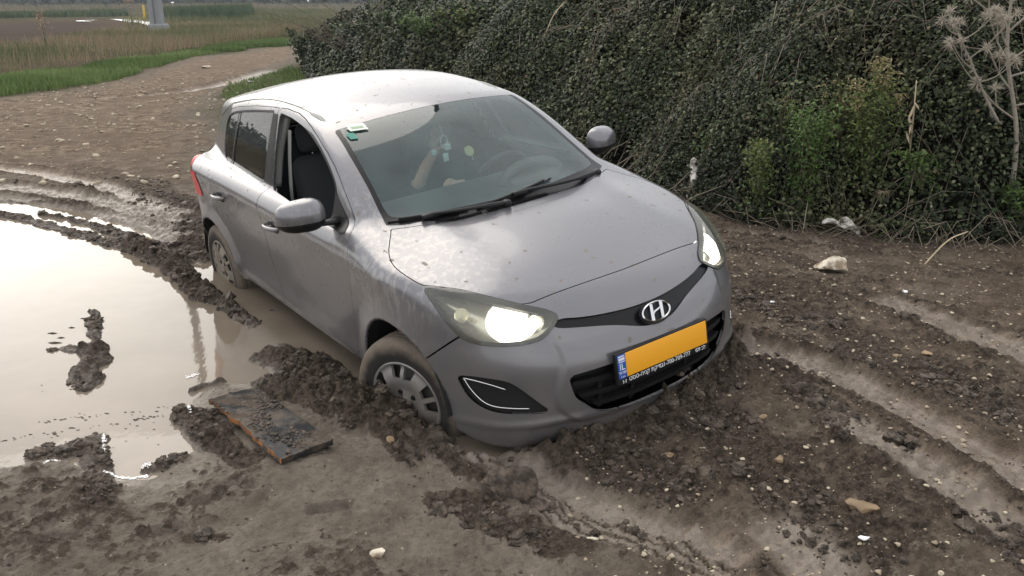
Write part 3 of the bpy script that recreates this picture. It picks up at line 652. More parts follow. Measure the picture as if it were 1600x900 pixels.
# --- door handles, mirrors
for s in(-1,1):
    for (dx,par) in ((-1.235,doorR if s<0 else doorL),(-2.105,rdoorR if s<0 else rdoorL)):
        zc=.845 if dx>-2 else .872
        pts=[]
        for k in range(9):
            t=k/8; x=dx-.105+.21*t; yb=onbody(x,zc); off=.006+.030*math.sin(PI*min(max(t,0),1))**.5
            pts.append((x,s*(yb+off),zc-.004+.008*t))
        bm=bmesh.new(); tube(bm,catmull(pts,3),[.006]+[.0125]*23+[.006],10)
        bmobj('door_handle',bm,paint,par,True)
        bm=bmesh.new(); bmesh.ops.create_uvsphere(bm,u_segments=20,v_segments=10,radius=1)
        bmesh.ops.transform(bm,matrix=Matrix.Translation((dx+.02,s*(onbody(dx,zc)-.002),zc))@Matrix.Diagonal((.058,.006,.034,1)),verts=bm.verts[:]); bmobj('handle_recess',bm,seam,par,True)
    # mirror
    par=doorR if s<0 else doorL
    bm=bmesh.new(); bmesh.ops.create_uvsphere(bm,u_segments=40,v_segments=24,radius=1)
    for v in bm.verts:
        c=v.co
        c.y=math.copysign(abs(c.y)**.72,c.y); c.z=math.copysign(abs(c.z)**.80,c.z)
        if c.x<0: c.x*=.25       # flat glass side to the rear
        c.z*=1.0-.10*c.y; c.x*=1-.15*c.y
    MM=Matrix.Translation((-.585,s*.925,1.045))@Matrix.Rotation(s*R_(14),4,'Z')@Matrix.Diagonal((.085,.118*s,.078,1))
    low=bm.copy()
    bmesh.ops.bisect_plane(bm,geom=bm.verts[:]+bm.edges[:]+bm.faces[:],plane_co=(0,0,-.30),plane_no=(0,0,1),clear_inner=True)
    bmesh.ops.bisect_plane(low,geom=low.verts[:]+low.edges[:]+low.faces[:],plane_co=(0,0,-.33),plane_no=(0,0,1),clear_outer=True)
    bmesh.ops.transform(bm,matrix=MM,verts=bm.verts[:]); bmesh.ops.transform(low,matrix=MM,verts=low.verts[:])
    if s<0: bmesh.ops.reverse_faces(bm,faces=bm.faces[:]); bmesh.ops.reverse_faces(low,faces=low.faces[:])
    mir=bmobj('wing_mirror',bm,paint,par,True); bmobj('mirror_lower_shell',low,blk,mir,True)
    bm=bmesh.new(); tube(bm,[(-.55,s*.755,.99),(-.56,s*.80,.985),(-.575,s*.87,.992),(-.58,s*.93,1.0)],[.038,.026,.024,.022],12)
    for v in bm.verts: v.co.z=.99+(v.co.z-.99)*.55
    bmobj('mirror_arm',bm,blk,mir,True)
# --- antenna on roof
bm=bmesh.new(); zr=onbody(-2.36,0,'z'); rbox(bm,(-2.37,0,zr+.012),(.07,.035,.028),.008,taper=(.45,.4)); tube(bm,[(-2.375,0,zr+.02),(-2.43,0,zr+.07)],[.004,.003],6); bmobj('antenna',bm,blk,roof_o,True,40)
# --- wipers: on the screen surface
def ws_pt(y,z,h=.012):
    x=float(WX(z))-float(np.interp(z,[.97,1.38],[.40,.42]))*y*y; n=Vector((.78,.64*y,.62)).normalized(); return Vector((x,y,z))+n*h
def wiper(y0,z0,y1,z1,py,pz):
    w_=empty('wiper'); w_.parent=car
    bl_=[ws_pt(y0+(y1-y0)*t,z0+(z1-z0)*t,.010) for t in np.linspace(0,1,9)]
    bm=bmesh.new(); tube(bm,bl_,.0055,8); bl2=[p+Vector((.004,0,.010)) for p in bl_[1:-1]]; tube(bm,bl2,.0065,8); bmobj('wiper_blade',bm,blk,w_,True)
    mid=ws_pt((y0+y1)/2,(z0+z1)/2,.034); piv=ws_pt(py,pz,.02)
    q1=ws_pt(py+(mid.y-py)*.45,pz+((z0+z1)/2-pz)*.35,.036)
    bm=bmesh.new(); tube(bm,catmull([piv,q1,mid],5),[.013]*4+[.009]*6+[.007],8); rbox(bm,mid-Vector((.002,0,.006)),(.026,.085,.022),.007); bmobj('wiper_arm',bm,blk,w_,True,40)
    bm=bmesh.new(); rbox(bm,piv,(.045,.04,.03),.012); bmobj('wiper_pivot',bm,blk,w_,True)
wiper(-.635,.996,-.285,.994,-.10,.985)
wiper(-.245,.990,.235,1.022,.545,.978)
# cowl panel with grating
bm=bmesh.new()
for i in range(64):
    y=-.46+i*.0095
    if -.235<y<-.205: continue
    x=float(np.interp(abs(y),[0,.12,.333,.472,.58],[-.07,-.074,-.098,-.13,-.185]))-.012
    zz=onbody(x,abs(y),'z'); rbox(bm,(x,y,zz+.002),(.022,.0035,.010),.001,seg=1)
bmobj('cowl_grating',bm,blk,car)
# windscreen stickers (inside, near the upper corner)
def screen_quad(name,y0,y1,z0,z1,mt,par,h=-.006):
    n=4; V=[];Fc=[]
    for i in range(n+1):
        for j in range(n+1): V.append(tuple(ws_pt(y0+(y1-y0)*i/n,z0+(z1-z0)*j/n,h)))
    for i in range(n):
        for j in range(n): a_=i*(n+1)+j; Fc.append((a_,a_+n+1,a_+n+2,a_+1))
    return npmesh(name,V,Fc,mt,par)
stk=mat('sticker_white',(.70,.78,.70),.5); grn=mat('sticker_green',(.03,.22,.17),.5)
s_=screen_quad('windscreen_sticker',-.500,-.415,1.336,1.362,stk,wso,.003); screen_quad('sticker_print',-.485,-.43,1.343,1.352,mat('sticker_olive',(.35,.45,.30),.5),s_,.0045)
screen_quad('windscreen_sticker',-.528,-.492,1.306,1.330,grn,wso,.003)
# --- wheels
def make_wheel(capmat,name='wheel'):
    w_=empty(name)
    bm=bmesh.new(); lathe(bm,[(.178,-.07),(.186,-.084),(.20,-.090),(.235,-.097),(.268,-.093),(.287,-.083),(.297,-.068),(.300,-.055),(.300,-.047),(.294,-.046),(.294,-.038),(.301,-.037),(.302,-.014),(.295,-.013),(.295,-.004),(.302,-.003),(.302,.022),(.295,.023),(.295,.031),(.300,.032),(.298,.068),(.287,.083),(.268,.093),(.235,.097),(.19,.088),(.178,.07)],72)
    bmesh.ops.recalc_face_normals(bm,faces=bm.faces[:]); bmobj('tyre',bm,rubber,w_,True,50)
    # cover: polar sheet, openings cut
    nr,na=34,300; rr=np.linspace(.012,.187,nr); aa=np.linspace(0,2*PI,na,endpoint=False)
    prof=spl([0,.03,.055,.075,.10,.14,.172,.180,.187],[-.086,-.086,-.084,-.090,-.098,-.094,-.088,-.092,-.084])
    Rg,Ag=np.meshgrid(rr,aa,indexing='ij'); Vv=np.stack([Rg*np.cos(Ag),prof(Rg),Rg*np.sin(Ag)],-1).reshape(-1,3)
    dp=(prof(Rg+.001)-prof(Rg-.001))/.002; Nn=np.stack([dp*np.cos(Ag),-np.ones_like(Rg),dp*np.sin(Ag)],-1).reshape(-1,3); Nn/=np.linalg.norm(Nn,axis=1)[:,None]
    Tt=[]
    i_,j_=np.meshgrid(np.arange(nr-1),np.arange(na),indexing='ij'); a_=(i_*na+j_).ravel(); b_=(i_*na+(j_+1)%na).ravel(); c=(a_+na); d=(b_+na)
    Tt=np.concatenate([np.stack([a_,c,b_],1),np.stack([b_,c,d],1)])
    m=Ms(Vv,Nn,Tt); r=np.hypot(m.V[:,0],m.V[:,2]); an=np.arctan2(m.V[:,2],m.V[:,0])
    per=2*PI/5; loc=(an%per)-per/2; q=np.abs(np.abs(loc)-R_(13.2))
    fo=np.minimum(np.minimum(R_(9.6)*(.62+.45*r/.17)-q,1)*r,np.minimum(r-.106-.25*np.abs(np.abs(loc)-R_(4))*.1,.172-r))
    hol,cov=clip(m,fo)
    r2=np.hypot(cov.V[:,0],cov.V[:,2])
    cov=thick(cov,.014,False); cov=Ms(cov.V*[1.06,1,1.06],cov.N,cov.T); put('wheel_cover',cov,capmat,w_)
    for k in range(4):
        bm=bmesh.new(); t=R_(45+90*k+8); x,z=.052*math.cos(t),.052*math.sin(t)
        b2=bmesh.new(); bmesh.ops.create_cone(b2,cap_ends=True,segments=14,radius1=.013,radius2=.011,depth=.006); bmesh.ops.transform(b2,matrix=Matrix.Translation((x,-.087,z))@Matrix.Rotation(R_(90),4,'X'),verts=b2.verts[:])
        me=bpy.data.meshes.new('t'); b2.to_mesh(me); bm.from_mesh(me); bpy.data.meshes.remove(me); b2.free()
        bmobj('lug_nut_cover',bm,blk,w_)
    bm=bmesh.new(); bmesh.ops.create_cone(bm,cap_ends=True,segments=32,radius1=.030,radius2=.027,depth=.008); bmesh.ops.transform(bm,matrix=Matrix.Translation((0,-.091,0))@Matrix.Rotation(R_(90),4,'X'),verts=bm.verts[:]); bmobj('centre_cap',bm,capmat,w_,True,40)
    bm=bmesh.new(); lathe(bm,[(.0,-.060),(.10,-.062),(.15,-.045),(.172,-.03),(.178,-.07),(.184,-.078)],48); bmobj('rim',bm,mat('steel_rim',(.05,.048,.045),.6,.3),w_,True)
    return w_
def copy_children(src,dst):
    for ch in list(src.children):
        c=ch.copy(); COL.objects.link(c); c.parent=dst
wf1=make_wheel(capm); wf1.parent=car; wf1.location=(.005,-.745,.268); wf1.rotation_euler=(0,R_(20),R_(20))
wr1=make_wheel(capr); wr1.parent=car; wr1.location=(-2.515,-.725,.292); wr1.rotation_euler=(0,R_(8),0)
for src,loc,rz in((wf1,(.005,.745,.29),200),(wr1,(-2.515,.725,.30),180)):
    w_=empty('wheel'); w_.parent=car; w_.location=loc; w_.rotation_euler=(0,0,R_(rz)); copy_children(src,w_)
# wheel wells and underside
for cx,cz in CIRC:
    for s in(-1,1):
        bm=bmesh.new()
        n=28; ra=[];rb2=[]
        for k in range(n+1):
            t=R_(4)+R_(172)*k/n; c,s_=math.cos(t)*.362,math.sin(t)*.362
            ra.append(bm.verts.new((cx+c,s*.50,cz+s_))); yy=.80
            rb2.append(bm.verts.new((cx+c,s*.815,cz+s_)))
        for k in range(n): bm.faces.new((ra[k],ra[k+1],rb2[k+1],rb2[k]))
        bm.faces.new(ra); bmobj('wheel_arch_liner',bm,seam,car,True)
bm=bmesh.new(); rbox(bm,(-1.25,0,.31),(3.6,1.0,.10),.02); rbox(bm,(-1.25,0,.325),(1.62,1.56,.05),.02); bmobj('floor_pan',bm,seam,car)
# --- interior
fab=mat('dark_seat_fabric',(.05,.052,.057),.85); dash=mat('dashboard_plastic',(.10,.105,.105),.6); dgrey=mat('grey_inner_plastic',(.28,.28,.27),.6)
bm=bmesh.new(); rbox(bm,(-.58,0,.86),(.40,1.34,.20),.08,rot=(0,6,0)); rbox(bm,(-.36,0,.915),(.42,1.08,.06),.028,rot=(0,1,0)); rbox(bm,(-.62,0,.62),(.36,.26,.50),.05); do=bmobj('dashboard',bm,dash,car,True,50)
bm=bmesh.new()
for k in range(13):
    pass
b_=[(-.50+.10*math.sin(0)-.0,.36+.19*math.cos(t),.955+.085*math.sin(t)) for t in np.linspace(0,PI,13)]
tube(bm,b_,[.03]*13,10); rbox(bm,(-.53,.36,.93),(.20,.36,.12),.05); bmobj('instrument_hood',bm,dash,do,True,60)
# steering wheel
bm=bmesh.new(); Cw=Vector((-.80,.36,.90)); nrm=Vector((-.88,0,.47)).normalized(); u=Vector((0,1,0)); v=nrm.cross(u)
tube(bm,[Cw+(u*math.cos(t)+v*math.sin(t))*.185 for t in np.linspace(0,2*PI,41)],.016,10)
rbox(bm,Cw-nrm*.02,(.06,.13,.13),.03,rot=(0,-28,0)); 
for ang in(0,180,-90): 
    d=u*math.cos(R_(ang))+v*math.sin(R_(ang)); tube(bm,[Cw-nrm*.01+d*.05,Cw+d*.18],.013,8)
tube(bm,[Cw,Cw-nrm*.25],.03,10); bmobj('steering_wheel',bm,fab,car,True,60)
def seat(x,y,wd=.50):
    st=empty('seat'); st.parent=car; st.location=(x,y,0)
    bm=bmesh.new(); rbox(bm,(.05,0,.50),(.50,wd,.18),.07,rot=(0,-8,0)); bmobj('seat_cushion',bm,fab,st,True,60)
    bm=bmesh.new(); rbox(bm,(-.24,0,.82),(.15,wd,.62),.06,rot=(0,-16,0),taper=(.8,.82)); bmobj('backrest',bm,fab,st,True,60)
    bm=bmesh.new(); rbox(bm,(-.355,0,1.21),(.10,.27,.17),.045,rot=(0,-10,0)); bmobj('headrest',bm,fab,st,True,60)
    for q in(-.06,.06): bm=bmesh.new(); tube(bm,[(-.33,q,1.07),(-.35,q,1.18)],.007,8); bmobj('headrest_post',bm,chrome,st,True)
seat(-1.22,-.36); seat(-1.22,.36)
bm=bmesh.new(); rbox(bm,(-2.05,0,.52),(.50,1.28,.18),.07); rbox(bm,(-2.36,0,.80),(.16,1.26,.58),.06,rot=(0,-18,0)); bmobj('rear_bench',bm,fab,car,True,60)
for q in(-.38,.38):
    bm=bmesh.new(); rbox(bm,(-2.45,q,1.12),(.09,.25,.12),.04); bmobj('headrest',bm,fab,car,True,60)
bm=bmesh.new(); rbox(bm,(-.80,0,1.315),(.03,.24,.065),.014,rot=(0,10,0)); tube(bm,[(-.79,0,1.34),(-.80,0,1.385)],.012,8); bmobj('rear_view_mirror',bm,blk,car,True,50)
# seat belt strap by the near B pillar
for s in(-1,1):
    bm=bmesh.new(); pr=[(-1.42,s*.585,1.30),(-1.40,s*.63,1.1),(-1.38,s*.66,.9),(-1.36,s*.67,.6)]; P_=catmull(pr,5)
    a_=[bm.verts.new((p[0]-.024,p[1],p[2])) for p in P_]; b_=[bm.verts.new((p[0]+.024,p[1],p[2])) for p in P_]
    for k in range(len(P_)-1): bm.faces.new((a_[k],a_[k+1],b_[k+1],b_[k]))
    bmobj('seat_belt',bm,dgrey,car,True)
# light inner trims along the far door top and pillars
for s in(-1,1):
    for nm,pts_,r_ in (('door_top_trim',[(-.45,s*.675,1.005),(-.8,s*.71,.985),(-1.3,s*.72,1.0)],.022),('pillar_trim',[(-1.49,s*.555,1.37),(-1.50,s*.63,1.2),(-1.47,s*.70,1.0)],.028),('roof_rail_trim',[(-.42,s*.655,1.02),(-.66,s*.60,1.18),(-.95,s*.545,1.335),(-1.3,s*.53,1.39),(-2.3,s*.50,1.36)],.022)):
        if nm=='door_top_trim' and s<0: continue
        bm=bmesh.new(); tube(bm,catmull(pts_,6),r_,8); bmobj(nm,bm,dgrey,car,True)
# ornaments: a thing hanging in the car
orn=empty('hanging_ornament'); tag(orn,'small pale charm on a cord hanging behind the windscreen','charm')
glm=mat('pale_charm',(.55,.75,.74),.25)
bm=bmesh.new(); tube(bm,[(-.80,.0,1.29),(-.80,.012,1.25),(-.80,.02,1.215)],.0022,6); tube(bm,[Vector((-.80,.02+.022*math.cos(t),1.185+.034*math.sin(t))) for t in np.linspace(0,2*PI,25)],.0028,6); bmobj('cord',bm,glm,orn,True)
for c_,z_ in (((-.80,.035,1.155),(.03,.035,.035)),((-.80,.02,1.10),(.012,.034,.046)),((-.80,-.05,1.14),(.012,.03,.03))): bm=bmesh.new(); rbox(bm,c_,z_,.006); bmobj('charm',bm,glm,orn,True,50)
air=empty('air_freshener'); tag(air,'round yellow-green disc air freshener beside the driver behind the windscreen','air freshener')
bm=bmesh.new(); bmesh.ops.create_cone(bm,cap_ends=True,segments=24,radius1=.029,radius2=.029,depth=.008); bmesh.ops.transform(bm,matrix=Matrix.Translation((-.80,.17,1.105))@Matrix.Rotation(R_(65),4,'Y'),verts=bm.verts[:]); bmobj('disc',bm,mat('yellow_green_disc',(.42,.46,.24),.5),air)
bm=bmesh.new(); tube(bm,[(-.80,.185,1.08),(-.80,.19,1.05)],.004,6); bmobj('clip',bm,glm,air)
# --- driver
skin=mat('skin',(.62,.42,.32),.55); cloth=mat('dark_clothing',(.022,.024,.03),.9); hairm=mat('dark_hair',(.02,.015,.012),.8)
def skinned(name,verts,edges,radii,mt,parent,root=0,sub=2):
    me=bpy.data.meshes.new(name); me.from_pydata(verts,edges,[]); o=bpy.data.objects.new(name,me); COL.objects.link(o)
    md=o.modifiers.new('s','SKIN'); 
    for i,r in enumerate(radii): me.skin_vertices[0].data[i].radius=(r,r) if not hasattr(r,'__len__') else r
    me.skin_vertices[0].data[root].use_root=True; md.use_smooth_shade=True
    m2=o.modifiers.new('u','SUBSURF'); m2.levels=sub; m2.render_levels=sub
    bpy.context.view_layer.update(); e=bpy.data.meshes.new_from_object(o.evaluated_get(bpy.context.evaluated_depsgraph_get()))
    bpy.data.objects.remove(o); e.materials.clear()
    for p in e.polygons: p.use_smooth=True
    return link(name,e,mt,parent)
drv=empty('person'); tag(drv,'driver in dark clothes behind the windscreen with one bare forearm raised to the face','person')
# body (skin): head, neck, torso, arms with hands ; clothing over it
bv=[(-1.40,.33,.58),(-1.40,.32,.75),(-1.36,.30,.92),(-1.33,.29,1.02),(-1.30,.28,1.07),(-1.26,.27,1.12),(-1.245,.265,1.17),(-1.25,.265,1.22),
    (-1.34,.12,.985),(-1.16,.02,.88),(-1.12,.06,.99),(-1.10,.12,1.07),(-1.10,.14,1.095),
    (-1.34,.46,.985),(-1.24,.50,.80),(-1.05,.33,.84),(-.97,.20,.885),(-.95,.16,.90),
    (-1.15,.38,.60),(-.85,.40,.58),(-1.15,.27,.60),(-.85,.25,.58)]
be=[(0,1),(1,2),(2,3),(3,4),(4,5),(5,6),(6,7),(3,8),(8,9),(9,10),(10,11),(11,12),(3,13),(13,14),(14,15),(15,16),(16,17),(0,18),(18,19),(0,20),(20,21)]
br_=[(.10,.12),(.09,.11),(.09,.11),(.045,.05),.048,.062,.082,.06,.055,.042,.036,.028,.026,.055,.046,.038,.028,.026,.09,.06,.09,.06]
body=skinned('body',bv,be,br_,skin,drv,0,2)
cl=skinned('dark_jacket',[bv[i] for i in(0,1,2,3,8,9,13,14,15,16)]+[(-1.32,.285,1.045)],[(0,1),(1,2),(2,3),(3,4),(4,5),(3,6),(6,7),(7,8),(8,9),(3,10)],[(.15,.17),(.13,.165),(.14,.17),(.09,.10),.068,.054,.068,.058,.050,.042,.065],cloth,drv,0,2)
tr=skinned('trousers',[bv[i] for i in(0,18,19,20,21)],[(0,1),(1,2),(0,3),(3,4)],[(.15,.17),.10,.07,.10,.07],cloth,drv,0,2)
# fingers
def hand(wx,dirv,up,thumb,parent):
    W=Vector(wx); d=Vector(dirv).normalized(); u=Vector(up); u=(u-d*u.dot(d)).normalized(); s=d.cross(u)
    bm=bmesh.new()
    for k,(o,l) in enumerate(((-.030,.068),(-.010,.076),(.010,.072),(.029,.056))):
        p=[W+s*o*.6,W+s*o+d*.05,W+s*o+d*(.05+l*.45)-u*.006,W+s*o*.95+d*(.05+l*.6)-u*.032,W+s*o*.9+d*(.05+l*.35)-u*.052]
        tube(bm,catmull(p,4),[.012]*4+[.0105]*4+[.0095]*4+[.009]*4+[.006],8)
    t=[W+s*-.02*thumb,W+s*-.048*thumb+d*.03-u*.012,W+s*-.045*thumb+d*.07-u*.03]; tube(bm,catmull(t,4),[.014]*4+[.012]*4+[.007],8)
    rbox(bm,W+d*.025,(.06,.06,.028),.012); return bmobj('hand',bm,skin,parent,True,80)
hand((-1.10,.13,1.085),(.1,.75,.45),(1,0,.2),1,drv); hand((-.965,.175,.893),(.35,-.6,.25),(.5,.1,.85),1,drv)
# hair cap
bm=bmesh.new(); bmesh.ops.create_uvsphere(bm,u_segments=24,v_segments=16,radius=1)
bmesh.ops.bisect_plane(bm,geom=bm.verts[:]+bm.edges[:]+bm.faces[:],plane_co=(.25,0,-.15),plane_no=(.55,0,-.6),clear_outer=True)
bmesh.ops.transform(bm,matrix=Matrix.Translation((-1.258,.265,1.19))@Matrix.Diagonal((.105,.088,.115,1)),verts=bm.verts[:]); bmobj('hair',bm,hairm,drv,True)
bm=bmesh.new(); rbox(bm,(-1.09,.19,1.07),(.012,.075,.14),.006,rot=(25,0,20)); ph=bmobj('mobile_phone',bm,blk); tag(ph,'dark phone held up by the driver behind the windscreen','phone')
for o in (orn,air,drv,ph,car): o.matrix_world=M4@o.matrix_basis
# ------------------------------------------------------------ ground: one sheet, finely displaced near the car
def gp(u,v,z=0):
    """point of the plan where the survey pixel lies (plan coordinates of the site, metres)"""
    dx=(u-800)/FPX; dy=(v-450)/FPX; c,s_=math.cos(R_(PITCH)),math.sin(R_(PITCH))
    fx=dx; fy=c-dy*s_; fz=-s_-dy*c; t=(z-CAMH)/fz; return (fx*t,fy*t)
def GP(l,z=0): return [gp(u,v,z) for u,v in l]
def axis(lo,hi,h,far0,far1,g=1.06):
    a_=list(np.arange(lo,hi,h)); st=h; x=hi
    while x<far1: a_.append(x); st*=g; x+=st
    a_.append(far1); st=h*g; x=lo-st; b_=[]
    while x>far0: b_.append(x); st*=g; x-=st
    b_.append(far0); return np.array(b_[::-1]+a_)
gx=axis(-4.6,4.3,.0125,-490,250,1.05); gy=axis(2.25,7.4,.0112,-60,365,1.022)
GX,GY=np.meshgrid(gx,gy); gX=GX.ravel();gY=GY.ravel(); PT=np.stack([gX,gY],1)
near=(gX>-7)&(gX<6)&(gY>1.2)&(gY<12)
WATER=GP([(0,742),(80,722),(165,748),(230,745),(262,738),(300,705),(296,672),(305,640),(318,612),(372,598),(425,602),(418,580),(430,558),(480,552),(520,575),(548,600),(566,622),(585,640),(640,655),(700,700),(745,728),(790,712),(740,690),(760,640),(600,470),(500,420),(420,390),(345,408),(318,402),(248,380),(200,361),(100,331),(0,313),(-500,270),(-1100,420),(-1100,742)])
def sdpoly(pts,poly): return -pdist(pts,poly)
sdW=np.full(len(gX),9.); sdW[near|((gX>-12)&(gX<6)&(gY>1)&(gY<13))]=0
kk=sdW==0; sdW[kk]=sdpoly(PT[kk],chaikin(WATER,1))
wob=fbm(gX,gY,2.2,4,11)*.10+fbm(gX,gY,9,3,12)*.035
sdW=sdW+wob*kk
sst=lambda a_,b_,x: (lambda t:t*t*(3-2*t))(np.clip((x-a_)/(b_-a_),0,1))
# general level: rises away from the water, to the right and beyond the car
lvl=.035+.09*sst(-.3,1.8,gX)*sst(2.0,3.2,gY+.2*gX)+.03*sst(0,2,gX)+.04*sst(6.5,9,gY)
H=np.where(sdW>0,sst(0,.9,sdW)*lvl+.006*sst(0,.05,sdW)+.012*sst(0,.3,sdW),-np.minimum(-sdW*.22,.22)-.004)
dist=np.hypot(gX,gY)
fade=1/(1+np.maximum(dist-9,0)/7)
land=sst(-.02,.12,sdW)
rough=np.zeros_like(H); kn=(gX>-9)&(gX<8)&(gY>1)&(gY<22)
x_,y_=gX[kn],gY[kn]
ff=np.clip((10-y_)/2.5,0,1); rgh=.022*fbm(x_,y_,1.6,4,1)+.020*np.abs(fbm(x_,y_,6,4,2))*(.3+.7*ff)+.011*fbm(x_,y_,24,3,3,.7)*ff
w1=worley(.8*x_+.6*y_+.07*fbm(x_,y_,9,3,7),-.6*x_+.8*y_+.07*fbm(x_,y_,9,3,8),13,4); w2=worley(.5*x_-.87*y_+.02*fbm(x_,y_,20,2,6),.87*x_+.5*y_,31,5)
dens=sst(-.20,.36,fbm(x_,y_,1.5,5,9,.6))
crumb=dens*(.020*np.clip(.55-w1,0,1)+.014*np.clip(.5-w2,0,1))*1.7*ff; wx=x_+.035*fbm(x_,y_,9,3,14); wy=y_+.035*fbm(x_,y_,9,3,15)
wr=1-np.abs(fbm(wx,wy,13,4,16,.6)*2.2); wr2=1-np.abs(fbm(wx*1.0+.3*wy,wy*.8,30,3,17,.6)*2)
mk=sst(-.25,.35,fbm(x_,y_,1.7,4,18,.6)); rgh+=ff*(.011*np.clip(wr,0,1)**2+.0055*np.clip(wr2,0,1)**2)*(.35+.9*mk); crumb=crumb+.012*mk*np.clip(wr-.35,0,1)*ff
rgh+=crumb; rgh+=.07*(1-ff)*np.clip(fbm(x_,y_,.9,3,97),-.2,.6)*.6
rough[kn]=rgh; crumb_=np.zeros_like(H); crumb_[kn]=crumb
H=H+rough*land*np.clip(fade,0.4,1)
rot_=np.zeros_like(H)   # broken-up, dark churned earth; also carries the darkened tread lines
def line(pts,w,z=0):
    P=np.array(chaikin(GP(pts,z),2,closed=False)); lo=P.min(0)-1.2;hi=P.max(0)+1.2
    k=np.where((gX>lo[0])&(gX<hi[0])&(gY>lo[1])&(gY<hi[1]))[0]
    # distance + arclength
    q=PT[k]; d=np.full(len(k),9.);s_=np.zeros(len(k));sg=np.zeros(len(k));acc=0
    L_=np.r_[0,np.cumsum(np.hypot(*np.diff(P,axis=0).T))]
    for i in range(len(P)-1):
        a_,b_=P[i],P[i+1];ab=b_-a_;l=np.hypot(*ab);t=np.clip(((q-a_)@ab)/(l*l),0,1); v=q-a_-t[:,None]*ab; dd=np.hypot(v[:,0],v[:,1])
        m=dd<d; d[m]=dd[m]; s_[m]=L_[i]+t[m]*l; sg[m]=np.sign(ab[0]*v[m,1]-ab[1]*v[m,0])
    return k,d,s_,L_[-1],sg
RIDGES=[]
def ridge(pts,w,h,seed,clod=1.0,hs=None,z=0,pw=.7):
    """windrow of thrown-up mud: hs = relative heights along its length"""
    global H
    k,d,s_,Lt,sg=line(pts,w,z); x,y=gX[k],gY[k]
    hh=h*(np.interp(s_/Lt,np.linspace(0,1,len(hs)),hs) if hs else 1.0)
    wv=w*(.75+.5*vnoise(x*3,y*3,seed)); wv=wv*(.6+.4*np.minimum(hh/h,1))
    dd=d+.05*fbm(x,y,8,3,seed+1)
    p=np.clip(1-(dd/wv)**2,0,1)
    lump=.30+.75*np.clip(1.25-worley(x+.02*fbm(x,y,20,2,seed),y,11,seed+2)*1.25,0,1)+.50*fbm(x,y,15,5,seed+3,.68)
    lump2=.78+.44*np.clip(1-worley(x,y,27,seed+5)*1.2,0,1)
    add=hh*p**pw*lump*lump2
    b_=np.where(H[k]<0,H[k]*(1-np.minimum(p*3.5,1)*.92),H[k]*(1-np.minimum(p*2,1)*.3)); H[k]=np.maximum(H[k],b_+add)
    rot_[k]=np.maximum(rot_[k],np.minimum(p*2.2,1)*np.minimum(hh/.03,1)*clod)
    RIDGES.append((pts,w,h,z))
def groove(pts,w,dep,seed,treads=0,level=None,z=0,lipk=1.0):
    global H
    k,d,s_,Lt,sg=line(pts,w,z); x,y=gX[k],gY[k]; dd=d+.02*fbm(x,y,5,3,seed)
    p=sst(1,.55,dd/w); end=sst(0,.12,s_)*sst(0,.12,Lt-s_)
    base=(level if level is not None else H[k]-dep)+.006*fbm(x,y,4,3,seed+4)+.004*fbm(x,y,18,3,seed+5)
    if treads:
        u=d*sg/w
        tl_=np.zeros_like(base)
        for q in treads: e_=np.exp(-((u-q)/.075)**2); base=base-.005*e_; tl_=np.maximum(tl_,e_)
    H[k]=H[k]*(1-p*end)+(base)*p*end; rot_[k]*=(1-p*end); wet_[k]=np.maximum(wet_[k],p*end)
    if treads: rot_[k]=np.maximum(rot_[k],np.clip(tl_*1.6-.4,0,1)*p*end); wet_[k]*=1-np.clip(tl_*1.6-.4,0,1)*p*end  # tread lines drawn in dark colour, their relief being slight
    # little lips
    lip=np.exp(-((dd/w-1.15)/.22)**2)*.022*lipk*(.4+worley(x,y,13,seed))*end; H[k]+=lip; rot_[k]=np.maximum(rot_[k],np.minimum(lip/.02,1)*.8)
wet_=np.zeros_like(H)
# ruts on the right (front-left wheel track and older tracks)
groove([(1140,545),(1220,560),(1330,605),(1480,690),(1640,790)],.13,.045,31,z=.12)
groove([(1290,650),(1380,705),(1480,770),(1620,850)],.12,.022,32,z=.12)
groove([(1180,800),(1280,880),(1330,930)],.15,.02,35,z=.1)
groove([(1360,480),(1470,520),(1640,590)],.16,.015,36,z=.12)
groove([(1120,372),(1200,385),(1300,400)],.10,.03,37,z=.1)
# rut in front of the bogged wheel
groove([(700,670),(745,702),(800,735),(870,785),(960,828),(1060,862),(1180,930)],.15,.045,33,[-.70,-.42,-.14,.14],z=.03,lipk=.4)
groove([(640,700),(655,730),(662,750)],.05,.02,39,level=-.012)
groove([(262,738),(300,742)],.045,.02,40,level=-.008)
# churned edges
ridge([(880,715),(930,730),(985,760),(1045,785)],.10,.055,51,z=.05)
ridge([(835,640),(900,690),(1010,740),(1060,770)],.10,.05,52,z=.05)
ridge([(1180,560),(1260,625),(1370,700),(1500,790),(1620,880)],.11,.035,53,z=.12)
ridge([(1060,640),(1150,700),(1240,790),(1330,880)],.16,.035,54,z=.1)
ridge([(1150,470),(1250,505),(1360,560),(1480,620),(1620,680)],.16,.028,55,z=.12)
ridge([(1140,400),(1200,410),(1260,430)],.12,.03,56,z=.12)
ridge([(700,800),(800,850),(900,880)],.10,.02,57)
ridge([(300,862),(335,852),(352,862)],.022,.022,58,pw=1.0); ridge([(400,880),(440,868)],.025,.018,59)
for (u_,v_,a_,sd__) in((318,798,.4,1),(372,775,-.3,2),(250,850,.2,3),(520,810,.5,4),(90,860,0,5)):
    cx_,cy_=gp(u_,v_); qx=(gX-cx_)*math.cos(a_)+(gY-cy_)*math.sin(a_); qy=-(gX-cx_)*math.sin(a_)+(gY-cy_)*math.cos(a_); rr_=np.sqrt((qx/.10)**2+(qy/.042)**2)+.12*fbm(gX,gY,12,2,sd__); H=H-.022*sst(1.0,.7,rr_)+.010*np.exp(-((rr_-1.15)/.18)**2)
